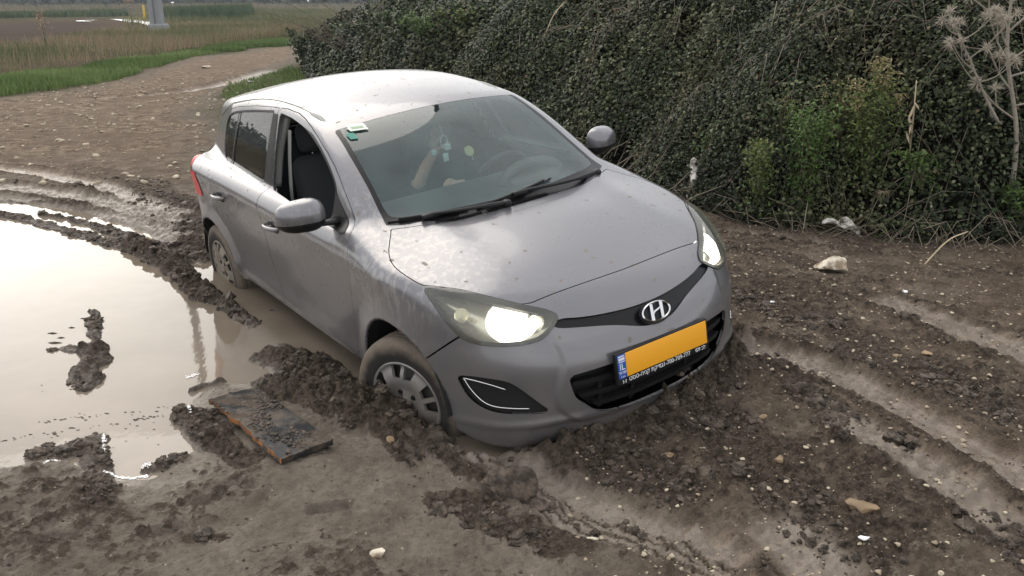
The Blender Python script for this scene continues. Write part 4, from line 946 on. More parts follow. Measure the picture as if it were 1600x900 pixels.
# windrows in and around the pool
ridge([(-200,320),(0,333),(60,350),(130,368),(215,392),(235,400)],.075,.045,60,hs=[.7,.8,.9,.8,1])
ridge([(214,388),(245,404),(275,424),(305,448),(330,470)],.11,.095,61,hs=[.9,1,.85,1,.6])
ridge([(318,462),(350,476),(392,508)],.07,.07,62,hs=[.8,.9,.35])
ridge([(-100,290),(0,298),(100,312),(190,333),(260,362),(320,402)],.15,.058,63,hs=[.7,.8,.6,.9,1,1])
ridge([(0,322),(90,335),(200,372),(300,396)],.05,.028,64,hs=[.3,.9,1,.5])
ridge([(146,488),(150,520),(146,552)],.055,.05,65,hs=[.9,1,1]); ridge([(146,552),(136,580),(130,604)],.085,.055,66,hs=[1,1,.7])
ridge([(95,542),(125,548)],.045,.03,67)
ridge([(300,612),(318,604),(345,598)],.035,.035,68); 
ridge([(430,556),(465,572),(500,598),(530,622)],.15,.085,69,hs=[.55,.8,1,.9]); ridge([(420,600),(470,625),(520,648),(560,660)],.13,.075,70,hs=[.5,.9,1,1])
ridge([(548,655),(585,640),(612,652),(650,676),(690,694)],.088,.098,71,hs=[1.2,1.35,1.1,.7,.4])
ridge([(590,670),(620,700),(640,730)],.08,.065,72,hs=[1,.8,.4])
ridge([(678,698),(720,728),(770,758),(815,786),(860,802)],.085,.075,73,hs=[.6,.8,1,1.1,.5])

ridge([(292,655),(318,672),(350,706),(385,730)],.085,.075,76,hs=[.6,1,.8,.4])
ridge([(60,715),(110,706),(150,690)],.08,.03,77); ridge([(150,715),(158,760),(155,800)],.055,.028,78)
ridge([(230,735),(280,722)],.03,.03,79)
# heap pushed up by the bumper
ridge([(840,702),(900,684),(970,662),(1040,645)],.13,.12,80,hs=[.4,.9,1.,.8],z=.08,pw=1.3)
ridge([(1020,650),(1090,610),(1130,575),(1150,540)],.17,.17,81,hs=[.7,1,1.05,.7],z=.12,pw=1.3)
ridge([(800,706),(840,712),(868,732)],.09,.045,82,z=.05,pw=1.3)
# shallow tracks far left and on the lane
for j,(o1,sd_) in enumerate(((0,91),(1,92),(2,93))):
    groove([(-300,255+o1*26),(0,262+o1*22),(150,285+o1*20),(290,335+o1*16)],.14,.03,sd_,z=.08)
ridge([(-200,240),(0,248),(140,262),(260,300),(320,350)],.22,.035,94,clod=.6,z=.08)
groove([(130,158),(220,152),(330,140),(430,112)],.35,.07,95,z=.05)
# roadside bank on the right : plan line of its foot
BASE=[(9,5.2),(3.62,5.75),(3.13,5.72),(2.71,5.80),(2.50,6.05),(1.92,6.2),(1.7,6.6),(1.25,7.6),(.6,9.2),(-.7,11.8),(-2.0,14.5),(-3.6,17.6),(-4.9,20.6),(-4.6,24),(-2.5,27),(4,34),(60,60),(60,5.2)]
sdB=np.full(len(gX),-9.); kb=(gX>-8)&(gY>3)&(gY<80)&(gX<70); sdB[kb]=pdist(PT[kb],BASE)
top=np.interp(gY,[5,8,12,16,20,24],[3.4,3.1,2.7,2.0,1.25,1.1])
sdb=sdB+.25*fbm(gX,gY,.6,3,21)*(sdB>-1)
H=H+np.clip(sdb-.1,0,None)*0+top*(1-np.exp(-np.clip(sdb-.12,0,99)*1.05/top*1.3))+np.where(sdb>.1,.12*fbm(gX,gY,1.3,3,22),0)
# verge strip and far land : very gentle undulation
H=H+np.where(gY>14,.10*fbm(gX,gY,.12,3,23)*sst(14,30,gY),0)
def Hat(x,y):
    i=np.clip(np.searchsorted(gx,x)-1,0,len(gx)-2);j=np.clip(np.searchsorted(gy,y)-1,0,len(gy)-2)
    Hm=H.reshape(GX.shape);u=(x-gx[i])/(gx[i+1]-gx[i]);v=(y-gy[j])/(gy[j+1]-gy[j])
    return (Hm[j,i]*(1-u)+Hm[j,i+1]*u)*(1-v)+(Hm[j+1,i]*(1-u)+Hm[j+1,i+1]*u)*v
# lane polygon (plan) and zones
LANE=GP([(-900,200),(-300,178),(0,160),(100,148),(190,130),(300,97),(450,75),(475,74),(470,100),(400,130),(345,155),(330,180),(340,420),(1100,360),(1400,400),(1700,410),(1700,1200),(-1500,1200),(-1500,300)])
zl=np.full(len(gX),-5.); kz=(gY<60)&(gY>-40)&(np.abs(gX)<60); zl[kz]=pdist(PT[kz],LANE); grass_=np.clip(.5-(zl+.5*fbm(gX,gY,.8,3,41))*.9,0,1)*(gY>8)
grass_=np.maximum(grass_,np.where(sdB>.1,1,0))
stony=sst(7.5,10.5,gY+.8*fbm(gX,gY,.5,3,42))*(1-grass_)
i_,j_=np.meshgrid(np.arange(len(gy)-1),np.arange(len(gx)-1),indexing='ij'); a_=(i_*len(gx)+j_).ravel()
Q=np.stack([a_,a_+1,a_+1+len(gx),a_+len(gx)],1)
mud=mat('mud',(.2,.16,.12),.6)
def buildmud(m):
    nt=m.node_tree
    a1=tex(m,7,6,.6,coord='Object'); a2=tex(m,38,5,.65); a3=tex(m,1.3,4,.55); a4=tex(m,130,3,.6)
    rt=attr(m,'churn'); we=attr(m,'wet'); gr=attr(m,'grass'); st=attr(m,'stony'); hh=attr(m,'low')
    pale=attr(m,'pale')
    moist=mixc(m,ramp(m,a1,[(.35,0),(.68,1)]),(.112,.083,.060),(.232,.180,.134))
    dry=mixc(m,ramp(m,a1,[(.30,0),(.70,1)]),(.160,.132,.104),(.310,.265,.216))
    light=mixc(m,mth(m,'ADD',pale,mth(m,'MULTIPLY',ramp(m,a3,[(.50,0),(.66,1)]),.45),True),moist,dry)
    light=mixc(m,mth(m,'MULTIPLY',ramp(m,a2,[(.48,0),(.60,1)]),.55),light,mixc(m,pale,(.085,.066,.050),(.165,.135,.108)))
    dark=mixc(m,ramp(m,a2,[(.40,0),(.60,1)]),(.048,.037,.028),(.135,.105,.080))
    # crumbly patches with hard, speckled edges
    sp=mth(m,'ADD',mth(m,'MULTIPLY',rt,1.1),mth(m,'MULTIPLY',mth(m,'SUBTRACT',a2,.5),1.6)); f=ramp(m,mth(m,'ADD',sp,mth(m,'MULTIPLY',mth(m,'SUBTRACT',a1,.5),.5)),[(.36,0),(.60,1)])
    f=mth(m,'MULTIPLY',f,mth(m,'SUBTRACT',1.0,mth(m,'MULTIPLY',we,.75)),True)
    c=mixc(m,f,light,dark)
    c=mixc(m,mth(m,'MULTIPLY',we,.40),c,mixc(m,a1,(.125,.100,.077),(.215,.178,.141)))
    # stony, straw-coloured lane further off
    sc1=mixc(m,ramp(m,a2,[(.40,0),(.62,1)]),(.14,.098,.066),(.38,.285,.20)); sc1=mixc(m,ramp(m,a1,[(.40,0),(.56,1)]),(.105,.072,.050),sc1); sc1=mixc(m,ramp(m,a3,[(.40,0),(.60,.8)]),sc1,(.155,.110,.077))
    c=mixc(m,st,c,sc1)
    # small pale chips pressed into the mud
    vor=N(nt,'ShaderNodeTexVoronoi'); vor.inputs['Scale'].default_value=30; tcn=N(nt,'ShaderNodeTexCoord'); nt.links.new(tcn.outputs['Object'],vor.inputs['Vector'])
    ch=ramp(m,vor.outputs['Distance'],[(.10,1),(.14,0)]); wn=N(nt,'ShaderNodeSeparateColor'); nt.links.new(vor.outputs['Color'],wn.inputs[0])
    pick=ramp(m,wn.outputs[0],[(.86,0),(.87,1)]); ch=mth(m,'MULTIPLY',ch,pick); ch=mth(m,'MULTIPLY',ch,mth(m,'SUBTRACT',1.0,mth(m,'MAXIMUM',hh,we)),True)
    c=mixc(m,ch,c,(.50,.42,.30))
    # far land zones
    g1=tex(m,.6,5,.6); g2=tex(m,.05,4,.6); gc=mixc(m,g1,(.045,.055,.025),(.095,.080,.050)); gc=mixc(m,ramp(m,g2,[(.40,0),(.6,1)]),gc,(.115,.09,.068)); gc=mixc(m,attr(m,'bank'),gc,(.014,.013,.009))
    c=mixc(m,gr,c,gc)
    pl=attr(m,'plough'); pc=mixc(m,tex(m,.5,5,.7,stretch=(.15,1,1)),(.060,.045,.038),(.125,.098,.083)); c=mixc(m,pl,c,pc)
    setin(m,'Base Color',c)
    r=mth(m,'MULTIPLY_ADD',mth(m,'MAXIMUM',we,hh),-.42); r.node.inputs[2].default_value=.80
    r=mth(m,'ADD',r,mth(m,'MULTIPLY',a1,-.25)); setin(m,'Roughness',r); sp_=mth(m,'MULTIPLY_ADD',mth(m,'MAXIMUM',we,hh),.38); sp_.node.inputs[2].default_value=.10; mk_=mth(m,'SUBTRACT',1.0,mth(m,'MAXIMUM',mth(m,'MAXIMUM',gr,attr(m,'plough')),mth(m,'MULTIPLY',st,.7)),True); setin(m,'Specular IOR Level',mth(m,'MULTIPLY',sp_,mk_))
    b1=mth(m,'MULTIPLY_ADD',a2,.8); nt.links.new(a4,b1.node.inputs[2]) if False else None
    hsum=mth(m,'ADD',mth(m,'ADD',mth(m,'MULTIPLY',tex(m,48,7,.72),1.5),mth(m,'MULTIPLY',tex(m,13,5,.6,offset=(5,2,0)),2.2)),mth(m,'MULTIPLY',a4,.6))
    nb=N(nt,'ShaderNodeBump'); nb.inputs['Distance'].default_value=.024; nt.links.new(hsum,nb.inputs['Height'])
    stg=mth(m,'MULTIPLY_ADD',mth(m,'MAXIMUM',we,mth(m,'MULTIPLY',hh,.6)),-.65); stg.node.inputs[2].default_value=.95; nt.links.new(stg,nb.inputs['Strength']); nt.links.new(nb.outputs[0],bsdf(m).inputs['Normal'])
buildmud(mud)
plough=((gY>41)&(gY<78)&(gX<-22+.0*gY)&(gX>-160)).astype(float)*sst(0,2,gX+18+.0*gY+ -0)*0
PLG=GP([(-400,72),(0,66),(120,58),(165,42),(170,36),(60,36),(0,39),(-400,45)])
kp=(gY>30)&(gY<200); plough=np.zeros_like(H); plough[kp]=sst(-1,1,pdist(PT[kp],PLG))
low_=sst(.05,.0,H)*(gY<13)*sst(.5,.0,sdW)
pale_=np.clip(sst(1.6,.2,sdW)*sst(.9,-.3,gX)+.9*sst(1.0,-.4,gX+.5*(gY-2.3)*0)*(gY<3.7)*(.75+.5*fbm(gX,gY,1.2,3,99)),0,1)
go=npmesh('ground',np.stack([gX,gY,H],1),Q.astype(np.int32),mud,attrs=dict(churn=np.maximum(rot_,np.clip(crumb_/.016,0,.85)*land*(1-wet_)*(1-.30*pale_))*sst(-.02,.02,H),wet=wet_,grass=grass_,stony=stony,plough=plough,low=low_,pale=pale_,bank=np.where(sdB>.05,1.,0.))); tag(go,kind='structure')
# ------------------------------------------------------------ water: silty puddle
wm=mat('silty_water',(.2,.17,.13),.03); bsdf(wm).inputs['IOR'].default_value=1.333; bsdf(wm).inputs['Specular IOR Level'].default_value=.5
wc=mixc(wm,ramp(wm,tex(wm,.9,4,.6),[(.35,0),(.7,1)]),(.165,.134,.102),(.235,.195,.152)); setin(wm,'Base Color',wc)
wb_=tex(wm,5,4,.55,stretch=(1,.6,1)); bump(wm,wb_,.05,.02)
bm=bmesh.new(); bmesh.ops.create_grid(bm,x_segments=8,y_segments=8,size=1); bmesh.ops.transform(bm,matrix=Matrix.Translation((-2.6,5.2,0))@Matrix.Diagonal((5.4,3.6,1,1)),verts=bm.verts[:])
wo=bmobj('puddle_water',bm,wm); tag(wo,kind='structure')
# ------------------------------------------------------------ loose clods heaped on the churned strips (nobody could count them)
def clodmesh(n,lo,hi,pick,seed,mt,name,label,cat='clods',flat=.7,sink=.25):
    rg=np.random.default_rng(seed); bms=[]
    for v in range(7):
        b=bmesh.new(); bmesh.ops.create_icosphere(b,subdivisions=4 if hi>.03 else 2,radius=1); b.verts.ensure_lookup_table()
        P=np.array([x.co[:] for x in b.verts]); q=P*1.3+v*7.7
        d=.62*(fbm(q[:,0]+q[:,2],q[:,1]-q[:,2]*.7,1.3,5,seed+v,.72)); w_=worley(q[:,0]*1+q[:,2]*.6,q[:,1]+q[:,2]*.8,1.5,seed+v)
        P=P*(1+d*1.3+.35*(.5-w_))[:,None]
        for c_ in range(4):
            nn=rg.normal(size=3); nn/=np.linalg.norm(nn); e_=np.maximum(P@nn-rg.uniform(.45,.8),0); P=P-e_[:,None]*nn
        Fc=np.array([[x.index for x in f.verts] for f in b.faces]); b.free(); bms.append((P,Fc))
    x,y,s=pick(rg,n,lo,hi); Vs=[];Fs=[];b0=0
    for i in range(len(x)):
        P,Fc=bms[i%7]; a1,a2=rg.random(2)*6.28; c,s_=math.cos(a1),math.sin(a1); c2,s2=math.cos(a2),math.sin(a2)
        R3=np.array([[c,-s_,0],[s_,c,0],[0,0,1]])@np.array([[c2,0,s2],[0,1,0],[-s2,0,c2]])
        Q_=(P@R3.T)*s[i]*np.array([1,1,flat]); z=float(Hat(np.array([x[i]]),np.array([y[i]]))[0]); Q_=Q_+[x[i],y[i],z+s[i]*flat*(.5-sink)]
        Vs.append(Q_);Fs.append(Fc+b0);b0+=len(P)
    o=npmesh(name,np.concatenate(Vs),np.concatenate(Fs).astype(np.int32),mt,smooth=(hi>.03)); return o
Hm2=None
def pick_churn(rg,n,lo,hi):
    k=np.where((rot_>.45)&(vnoise(gX*5,gY*5,88)>.42)&(H>-.01)&(gX>-5)&(gX<4.2)&(gY<8.5)&(gY>1.9)&(sdB<.1))[0]
    c=rg.choice(k,n); s=lo+(hi-lo)*rg.random(n)**5
    return gX[c]+rg.normal(0,.01,n),gY[c]+rg.normal(0,.01,n),s
clodm=mat('clod_mud',(.09,.07,.055),.62,0,Specular_IOR_Level=.3)
cc=mixc(clodm,ramp(clodm,tex(clodm,22,6,.65),[(.42,0),(.62,1)]),(.050,.039,.030),(.165,.130,.101)); setin(clodm,'Base Color',cc)
bump(clodm,tex(clodm,75,6,.7),1.0,.014); setin(clodm,'Roughness',ramp(clodm,tex(clodm,8,3,.5),[(.3,.42),(.7,.85)]))
o=clodmesh(800,.016,.040,pick_churn,5,clodm,'mud_clods',None,sink=.6); tag(o,'dark churned mud clods heaped along the ruts','mud clods',kind='stuff')
o=clodmesh(7500,.004,.016,pick_churn,55,clodm,'loose_mud_crumbs',None,sink=.5); tag(o,'small dark crumbs between the churned mud clods','mud crumbs',kind='stuff')
def pick_field(rg,n,lo,hi):
    x=rg.uniform(-2.5,4,n);y=rg.uniform(2.1,8.5,n); m=(sd_at(x,y)>.02); x,y=x[m],y[m]; return x,y,lo+(hi-lo)*rg.random(len(x))**4
def sd_at(x,y):
    i=np.clip(np.searchsorted(gx,x),0,len(gx)-1);j=np.clip(np.searchsorted(gy,y),0,len(gy)-1); v=np.minimum(sdW.reshape(GX.shape)[j,i],-sdB.reshape(GX.shape)[j,i]); return v
o=clodmesh(9000,.002,.008,pick_field,6,clodm,'mud_crumbs',None,sink=.2); tag(o,'small mud crumbs scattered over the wet ground','mud crumbs',kind='stuff')
grit=mat('pale_grit',(.42,.35,.25),.8); rnd=N(grit.node_tree,'ShaderNodeNewGeometry'); gcol=mixc(grit,ramp(grit,rnd.outputs['Random Per Island'],[(0,0),(1,1)]),(.20,.15,.10),(.50,.43,.32)); setin(grit,'Base Color',gcol)
def pick_grit(rg,n,lo,hi):
    x=np.r_[rg.uniform(.2,4,n*2//3),rg.uniform(-9,1,n//3)];y=np.r_[rg.uniform(2.1,6.2,n*2//3),rg.uniform(8.2,20,n//3)]; m=(sd_at(x,y)>.04); x,y=x[m],y[m]; s=lo+(hi-lo)*rg.random(len(x))**5; s*=np.where(y>8,3.6,1); return x,y,s
o=clodmesh(12000,.002,.012,pick_grit,8,grit,'gravel_chips',None,sink=.3,flat=.6); tag(o,'pale stone chips and straw bits strewn over the mud','gravel',kind='stuff')

bm=bmesh.new(); rg=np.random.default_rng(61)
spots=[(82,521),(95,528),(85,536),(84,545),(112,512),(130,498),(425,485)]+[(rg.uniform(60,330),rg.uniform(600,700)) for _ in range(26)]+[(u,690-.16*u+rg.normal(0,1.5)) for u in rg.uniform(0,300,60)]+[(u,668-.12*u+rg.normal(0,1.5)) for u in rg.uniform(60,300,40)]
for i,(u,v) in enumerate(spots):
    x,y=gp(u,v); r=rg.uniform(.008,.022) if i<7 else rg.uniform(.002,.006); n=7; c=[bm.verts.new((x+math.cos(a_)*r*rg.uniform(.5,1.3)*1.8,y+math.sin(a_)*r*rg.uniform(.3,.8),.0015)) for a_ in np.linspace(0,2*PI,n+1)[:-1]]; t_=bm.verts.new((x,y,.002+r*.35))
    for k in range(n): bm.faces.new((c[k],c[(k+1)%n],t_))
o=bmobj('floating_scum',bm,clodm); tag(o,'dark specks of scum floating in lines on the muddy water','scum',kind='stuff')
# ------------------------------------------------------------ vegetation
def leafmesh(name,P,Nn,size,mt,rnd,elong=1.35,fold=.25,par=None,dirs=None,seed=0):
    """six-point folded leaves at P, facing Nn"""
    rg=np.random.default_rng(seed+3); n=len(P); Nn=Nn/np.linalg.norm(Nn,axis=1)[:,None]
    d=rg.normal(size=(n,3)) if dirs is None else dirs; d=d-(d*Nn).sum(1)[:,None]*Nn; d/=np.linalg.norm(d,axis=1)[:,None]+1e-9
    s=np.cross(Nn,d); L_=size[:,None]; W=L_/elong
    droop=-.18*L_*Nn
    v=[P-d*L_*.5, P-d*L_*.12+s*W*.42+Nn*W*fold*.5, P-d*L_*.12-s*W*.42+Nn*W*fold*.5, P+d*L_*.22+s*W*.34+Nn*W*fold*.35+droop*.3, P+d*L_*.22-s*W*.34+Nn*W*fold*.35+droop*.3, P+d*L_*.5+droop]
    V=np.stack(v,1).reshape(-1,3); b=(np.arange(n)*6)[:,None]
    T=np.concatenate([b+np.array([[0,1,2]])*0+np.array([[0,2,1]]),b+np.array([[1,2,4]]),b+np.array([[1,4,3]]),b+np.array([[3,4,5]])])
    return npmesh(name,V,T.astype(np.int32),mt,par,smooth=False,attrs=dict(rnd=np.repeat(rnd,6)))
def leafmat(name,stops,rough=.5,trans=.25):
    m=mat(name,(.1,.1,.1),rough); c=ramp(m,attr(m,'rnd'),stops); n_=tex(m,30,2,.5); c=mixc(m,mth(m,'MULTIPLY',n_,.35),c,(.02,.025,.012)); setin(m,'Base Color',c)
    bsdf(m).inputs['Specular IOR Level'].default_value=.25
    if name=='bramble_leaves': c=mixc(m,ramp(m,tex(m,.9,4,.6),[(.48,0),(.68,.45)]),c,mixc(m,attr(m,'rnd'),(.030,.026,.012),(.17,.15,.07))); setin(m,'Base Color',c)
    return m
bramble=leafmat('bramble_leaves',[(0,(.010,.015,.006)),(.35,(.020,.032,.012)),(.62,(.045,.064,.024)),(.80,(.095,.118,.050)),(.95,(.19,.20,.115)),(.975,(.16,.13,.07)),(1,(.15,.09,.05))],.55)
shade=mat('leaf_litter',(.018,.018,.012),.9); 
def bank_pts(n,rg,yr,xr,dmax=7.0):
    x=rg.uniform(xr[0],xr[1],n);y=rg.uniform(yr[0],yr[1],n); sd=pdist(np.stack([x,y],1),BASE); m=(sd>-.05)&(sd<dmax)
    return x[m],y[m],sd[m]
def bump_h(x,y):   # mounded surface of the thicket above its ground
    return .42*np.clip(fbm(x,y,.75,3,61)+.35,0,2)+.24*np.clip(1-worley(x,y,1.4,62),0,1)+.13*np.clip(1-worley(x,y,3.6,63),0,1)+.08*fbm(x,y,5,3,66)
def make_thicket():
    rg=np.random.default_rng(77); Ps=[];Ns=[];Ss=[];Rs=[]
    for (yr,xr,dens,sz) in (((5.3,8.6),(1.2,7.2),15500,.031),((8.6,12.5),(-1.6,7.5),8500,.041),((12.5,17),(-4.2,6),4000,.060),((17,25),(-5.6,5),2200,.078)):
        A=(yr[1]-yr[0])*(xr[1]-xr[0]); n=int(A*dens); x,y,sd=bank_pts(n,rg,yr,xr,5.0 if yr[0]<12 else 4.0)
        e=.06; bh=lambda a_,b_: Hat(a_,b_)+bump_h(a_,b_)*sst(-.05,.45,pdist(np.stack([a_,b_],1),BASE))
        z=bh(x,y); gxn=(bh(x+e,y)-bh(x-e,y))/(2*e); gyn=(bh(x,y+e)-bh(x,y-e))/(2*e)
        nn=np.stack([-gxn,-gyn,np.ones_like(x)],1); nn/=np.linalg.norm(nn,axis=1)[:,None]
        # steep faces hold more leaves: keep in proportion to the sloping area
        keep=rg.random(len(x))<np.clip((1/np.maximum(nn[:,2],.25))/2.6,0,1)
        hole=fbm(x,y,2.2,3,64); keep&=~((hole<-.30)&(rg.random(len(x))<.5))
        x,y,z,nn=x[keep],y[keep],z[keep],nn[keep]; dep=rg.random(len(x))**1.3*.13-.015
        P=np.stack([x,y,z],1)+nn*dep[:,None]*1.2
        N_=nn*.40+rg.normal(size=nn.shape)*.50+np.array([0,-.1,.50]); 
        tone=.40+.42*fbm(P[:,0]*1.0+3,P[:,2]*1.5+P[:,1],1.1,4,65)+.20*rg.normal(size=len(x))+.9*(dep-.04); tone=np.clip(tone,0,.95); tone[rg.random(len(x))<.012]=.985  # outer leaves lighter, inner darker: highlights and shaded gaps put into leaf colour
        Ps.append(P);Ns.append(N_);Ss.append(sz*(.6+.8*rg.random(len(x))));Rs.append(tone)
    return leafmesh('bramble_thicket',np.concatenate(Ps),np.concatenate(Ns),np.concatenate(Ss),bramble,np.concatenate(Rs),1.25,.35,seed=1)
th=make_thicket(); tag(th,'dense dark bramble thicket covering the bank behind the car','brambles',kind='stuff')
print('thicket tris',len(th.data.polygons))
# dry canes and runners threading the thicket
def bank_z(x,y): 
    x=np.atleast_1d(x).astype(float);y=np.atleast_1d(y).astype(float); return float((Hat(x,y)+bump_h(x,y)*sst(-.05,.45,pdist(np.stack([x,y],1),BASE)))[0])
canem=mat('dry_cane',(.30,.25,.18),.8); cd_=mixc(canem,tex(canem,3,2,.5),(.10,.08,.055),(.30,.25,.19)); setin(canem,'Base Color',cd_)
rg=np.random.default_rng(5); bm=bmesh.new()
for i in range(1500):
    if i<1200: x=rg.uniform(.2,6);y=rg.uniform(5.8,11)
    else: x=rg.uniform(-4.5,3);y=rg.uniform(11,22)
    sd=float(pdist(np.array([[x,y]]),BASE)[0])
    if not(-.02<sd<4): continue
    ln=rg.uniform(.25,1.1); a_=rg.uniform(0,6.28); d=np.array([math.cos(a_),math.sin(a_)*.6]); pts=[]
    lift=rg.uniform(.0,.22)
    for k in range(5):
        t=k/4; px,py=x+d[0]*ln*(t-.5),y+d[1]*ln*(t-.5); pts.append((px,py,bank_z(px,py)+.03+lift*math.sin(PI*t)+rg.normal(0,.01)))
    r=rg.uniform(.0018,.0045)*(1 if y<11 else 1.8); tube(bm,pts,[r,r,r*.9,r*.7,r*.4],4,False)
for i in range(260):   # hanging roots and twigs at the foot
    x=rg.uniform(1.3,4.3); y=float(np.interp(x,[1.25,1.7,1.92,2.5,2.71,3.13,3.62,9],[7.6,6.6,6.2,6.05,5.8,5.72,5.75,5.2]))+rg.uniform(-.18,.25); a_=rg.uniform(0,6.28); ln=rg.uniform(.1,.4)
    z=float(Hat(np.array([x]),np.array([y]))[0]); tube(bm,[(x,y,z),(x+ln*.5*math.cos(a_),y+ln*.3*math.sin(a_),z+ln*rg.uniform(.1,.7)),(x+ln*math.cos(a_),y+ln*.5*math.sin(a_),z+ln*rg.uniform(0,.6))],[.003,.0025,.0015],4,False)
o=bmobj('dry_runners',bm,canem,None,True); tag(o,'thin dry canes and twigs threading through the brambles','twigs',kind='stuff')
def wp(u,v,depth):   # survey pixel + distance along the ground -> site point
    dx=(u-800)/FPX; dy=(v-450)/FPX; c,s_=math.cos(R_(PITCH)),math.sin(R_(PITCH)); t=depth/(c-dy*s_); return Vector((dx*t,depth,CAMH+(-s_-dy*c)*t))
def onbank(u,v,lift=.0):
    """where the line of survey (u,v) meets the thicket"""
    for dd in np.arange(5.0,26,.05):
        p=wp(u,v,dd)
        if pdist(np.array([[p.x,p.y]]),BASE)[0]>-.05 and p.z<bank_z(p.x,p.y)+lift: return p
        if p.z<Hat(np.array([p.x]),np.array([p.y]))[0]: return p
    return wp(u,v,9)
strawm=mat('straw',(.55,.45,.28),.7); setin(strawm,'Base Color',mixc(strawm,tex(strawm,12,3,.5),(.34,.27,.17),(.62,.52,.36)))
greym=mat('grey_dead_stem',(.36,.33,.29),.8); setin(greym,'Base Color',mixc(greym,tex(greym,20,3,.6),(.17,.15,.12),(.38,.34,.28)))
fluffm=mat('thistle_fluff',(.46,.41,.34),.9)
# straight broken canes standing out against the brambles, one by one
CANES=[((1282,86),(1330,44),.006,'pale bent cane leaning high in the brambles, left one of a crossing pair'),((1295,82),(1364,45),.006,'pale straight cane crossing a bent one high in the brambles'),
((1385,32),(1420,12),.006,'short straw cane poking from the top of the brambles'),((845,62),(882,3),.008,'long bleached stem leaning up behind the car roof'),
((1465,325),(1600,352),.0065,'long arching runner low at the right edge of the bank'),((1432,412),(1512,362),.005,'thin cane sloping up from the mud at the foot of the bank')]
for (a_,b_,r,lab) in CANES:
    p=onbank(*a_);q=wp(b_[0],b_[1],p.y+.12); m_=(p+q)/2+Vector((0,-.04,.05)); bm=bmesh.new(); tube(bm,catmull([p-Vector((0,0,.08)),m_,q],6),[r]*6+[r*.8]*6+[r*.5],6); o=bmobj('dry_cane',bm,strawm,None,True); tag(o,lab,'cane')
# dead thistles on the right
def thistle(base,tip,labels,seed,n_br=9,r=.014,fl=1.0,side=None):
    rg=np.random.default_rng(seed); t=empty('dead_thistle',tuple(base)); tag(t,labels,'dead thistle')
    B=Vector((0,0,0));T_=Vector(tip)-Vector(base); pts=[B,B+T_*.3+Vector((rg.normal(0,.015),0,0)),B+T_*.65+Vector((rg.normal(0,.02),0,0)),T_]
    P=catmull([tuple(p) for p in pts],6); bm=bmesh.new(); tube(bm,P,[r*(1-.65*i/len(P)) for i in range(len(P))],7)
    for i in range(150):    # clinging ragged wool and leaf scraps
        k=rg.integers(0,len(P)); p=Vector(P[k]); d=Vector((rg.normal(),rg.normal()*.6,rg.normal())).normalized()*rg.uniform(.012,.035); tube(bm,[p,p+d*.6,p+d+Vector((0,0,-.008))],[.0035,.0025,.001],4,False)
    bmobj('stem',bm,greym,t,True)
    heads=[(Vector(P[-1]),Vector((0,0,1)))]
    bm=bmesh.new()
    for i in range(n_br):
        k=int(len(P)*(.38+.6*i/n_br)); p=Vector(P[min(k,len(P)-1)]); s=(side if side else (1 if i%2 else -1)); ln=rg.uniform(.18,.42)*(1.2-.5*i/n_br)
        d=Vector((s*rg.uniform(.5,1),rg.uniform(-.5,.2),rg.uniform(.25,.9))).normalized(); q=p+d*ln+Vector((0,0,.05)); tube(bm,catmull([tuple(p),tuple(p+d*ln*.5),tuple(q)],4),[r*.4]*4+[r*.3]*4+[r*.2],5,False); heads.append((q,d))
        if rg.random()<.7:
            q2=p+d*ln*.5+Vector((s*.05,-.05,.12)); tube(bm,[tuple(p+d*ln*.5),tuple(q2)],[r*.25,r*.15],4,False); heads.append((q2,Vector((0,0,1))))
    bmobj('branches',bm,greym,t,True)
    for (q,d) in heads:
        bm=bmesh.new()
        for j in range(70):
            v=Vector((rg.normal(),rg.normal(),rg.normal())).normalized(); v=(v+d*.5).normalized(); l=rg.uniform(.02,.055)*fl; tube(bm,[q,q+v*l*.6,q+v*l+Vector((0,0,-.004))],[.0016,.0012,.0004],3,False)
        bmobj('seed_head',bm,fluffm,t)
b0=onbank(1578,318); thistle(b0,wp(1590,-70,b0.y+.05),'tall grey dead thistle with woolly seed heads at the right edge of the bank',3,12,.020,1.35)
b1=onbank(1558,188); thistle(wp(1560,192,b0.y-.02),wp(1490,35,b0.y-.1),'dead thistle branch leaning left beside the tall one with pale fluffy heads',4,7,.011,1.2)
# drooping dry plant tufts and broken reed
p=onbank(1424,222,.1); q=wp(1432,125,p.y-.03); reed=empty('broken_reed',tuple(p)); tag(reed,'broken straw-coloured reed hanging upright in the brambles','reed')
bm=bmesh.new(); tube(bm,[(0,0,-.1),tuple((q-p)*.5),tuple(q-p)],[.008,.006,.003],6); bmobj('stem',bm,strawm,reed,True)
bm=bmesh.new()
for k,(u0,v0,u1,v1) in enumerate(((1428,165,1418,190),(1420,180,1423,200),(1416,205,1421,226),(1430,160,1436,172),(1424,190,1420,212))):
    a_=wp(u0,v0,p.y-.05)-p;b_=wp(u1,v1,p.y-.07)-p; w_=.016; vs=[bm.verts.new(a_+Vector((-.003,0,0))),bm.verts.new(a_+Vector((.003,0,0))),bm.verts.new((a_+b_)/2+Vector((w_*.5,-.01,0))),bm.verts.new(b_),bm.verts.new((a_+b_)/2+Vector((-w_*.5,0,0)))]; bm.faces.new(vs)
bmobj('dry_leaf',bm,strawm,reed)
p=onbank(1375,298,.1); tuft=empty('drooping_dry_tuft',tuple(p)); tag(tuft,'small drooping dry seed tuft on an arching stalk low in the brambles','dry tuft')
bm=bmesh.new(); pe=wp(1430,275,p.y)-p; tube(bm,catmull([tuple(pe),tuple(pe*.5+Vector((0,-.05,.05))),(0,-.06,.01)],5),.0035,5); bmobj('stalk',bm,greym,tuft,True)
rg=np.random.default_rng(9); bm=bmesh.new()
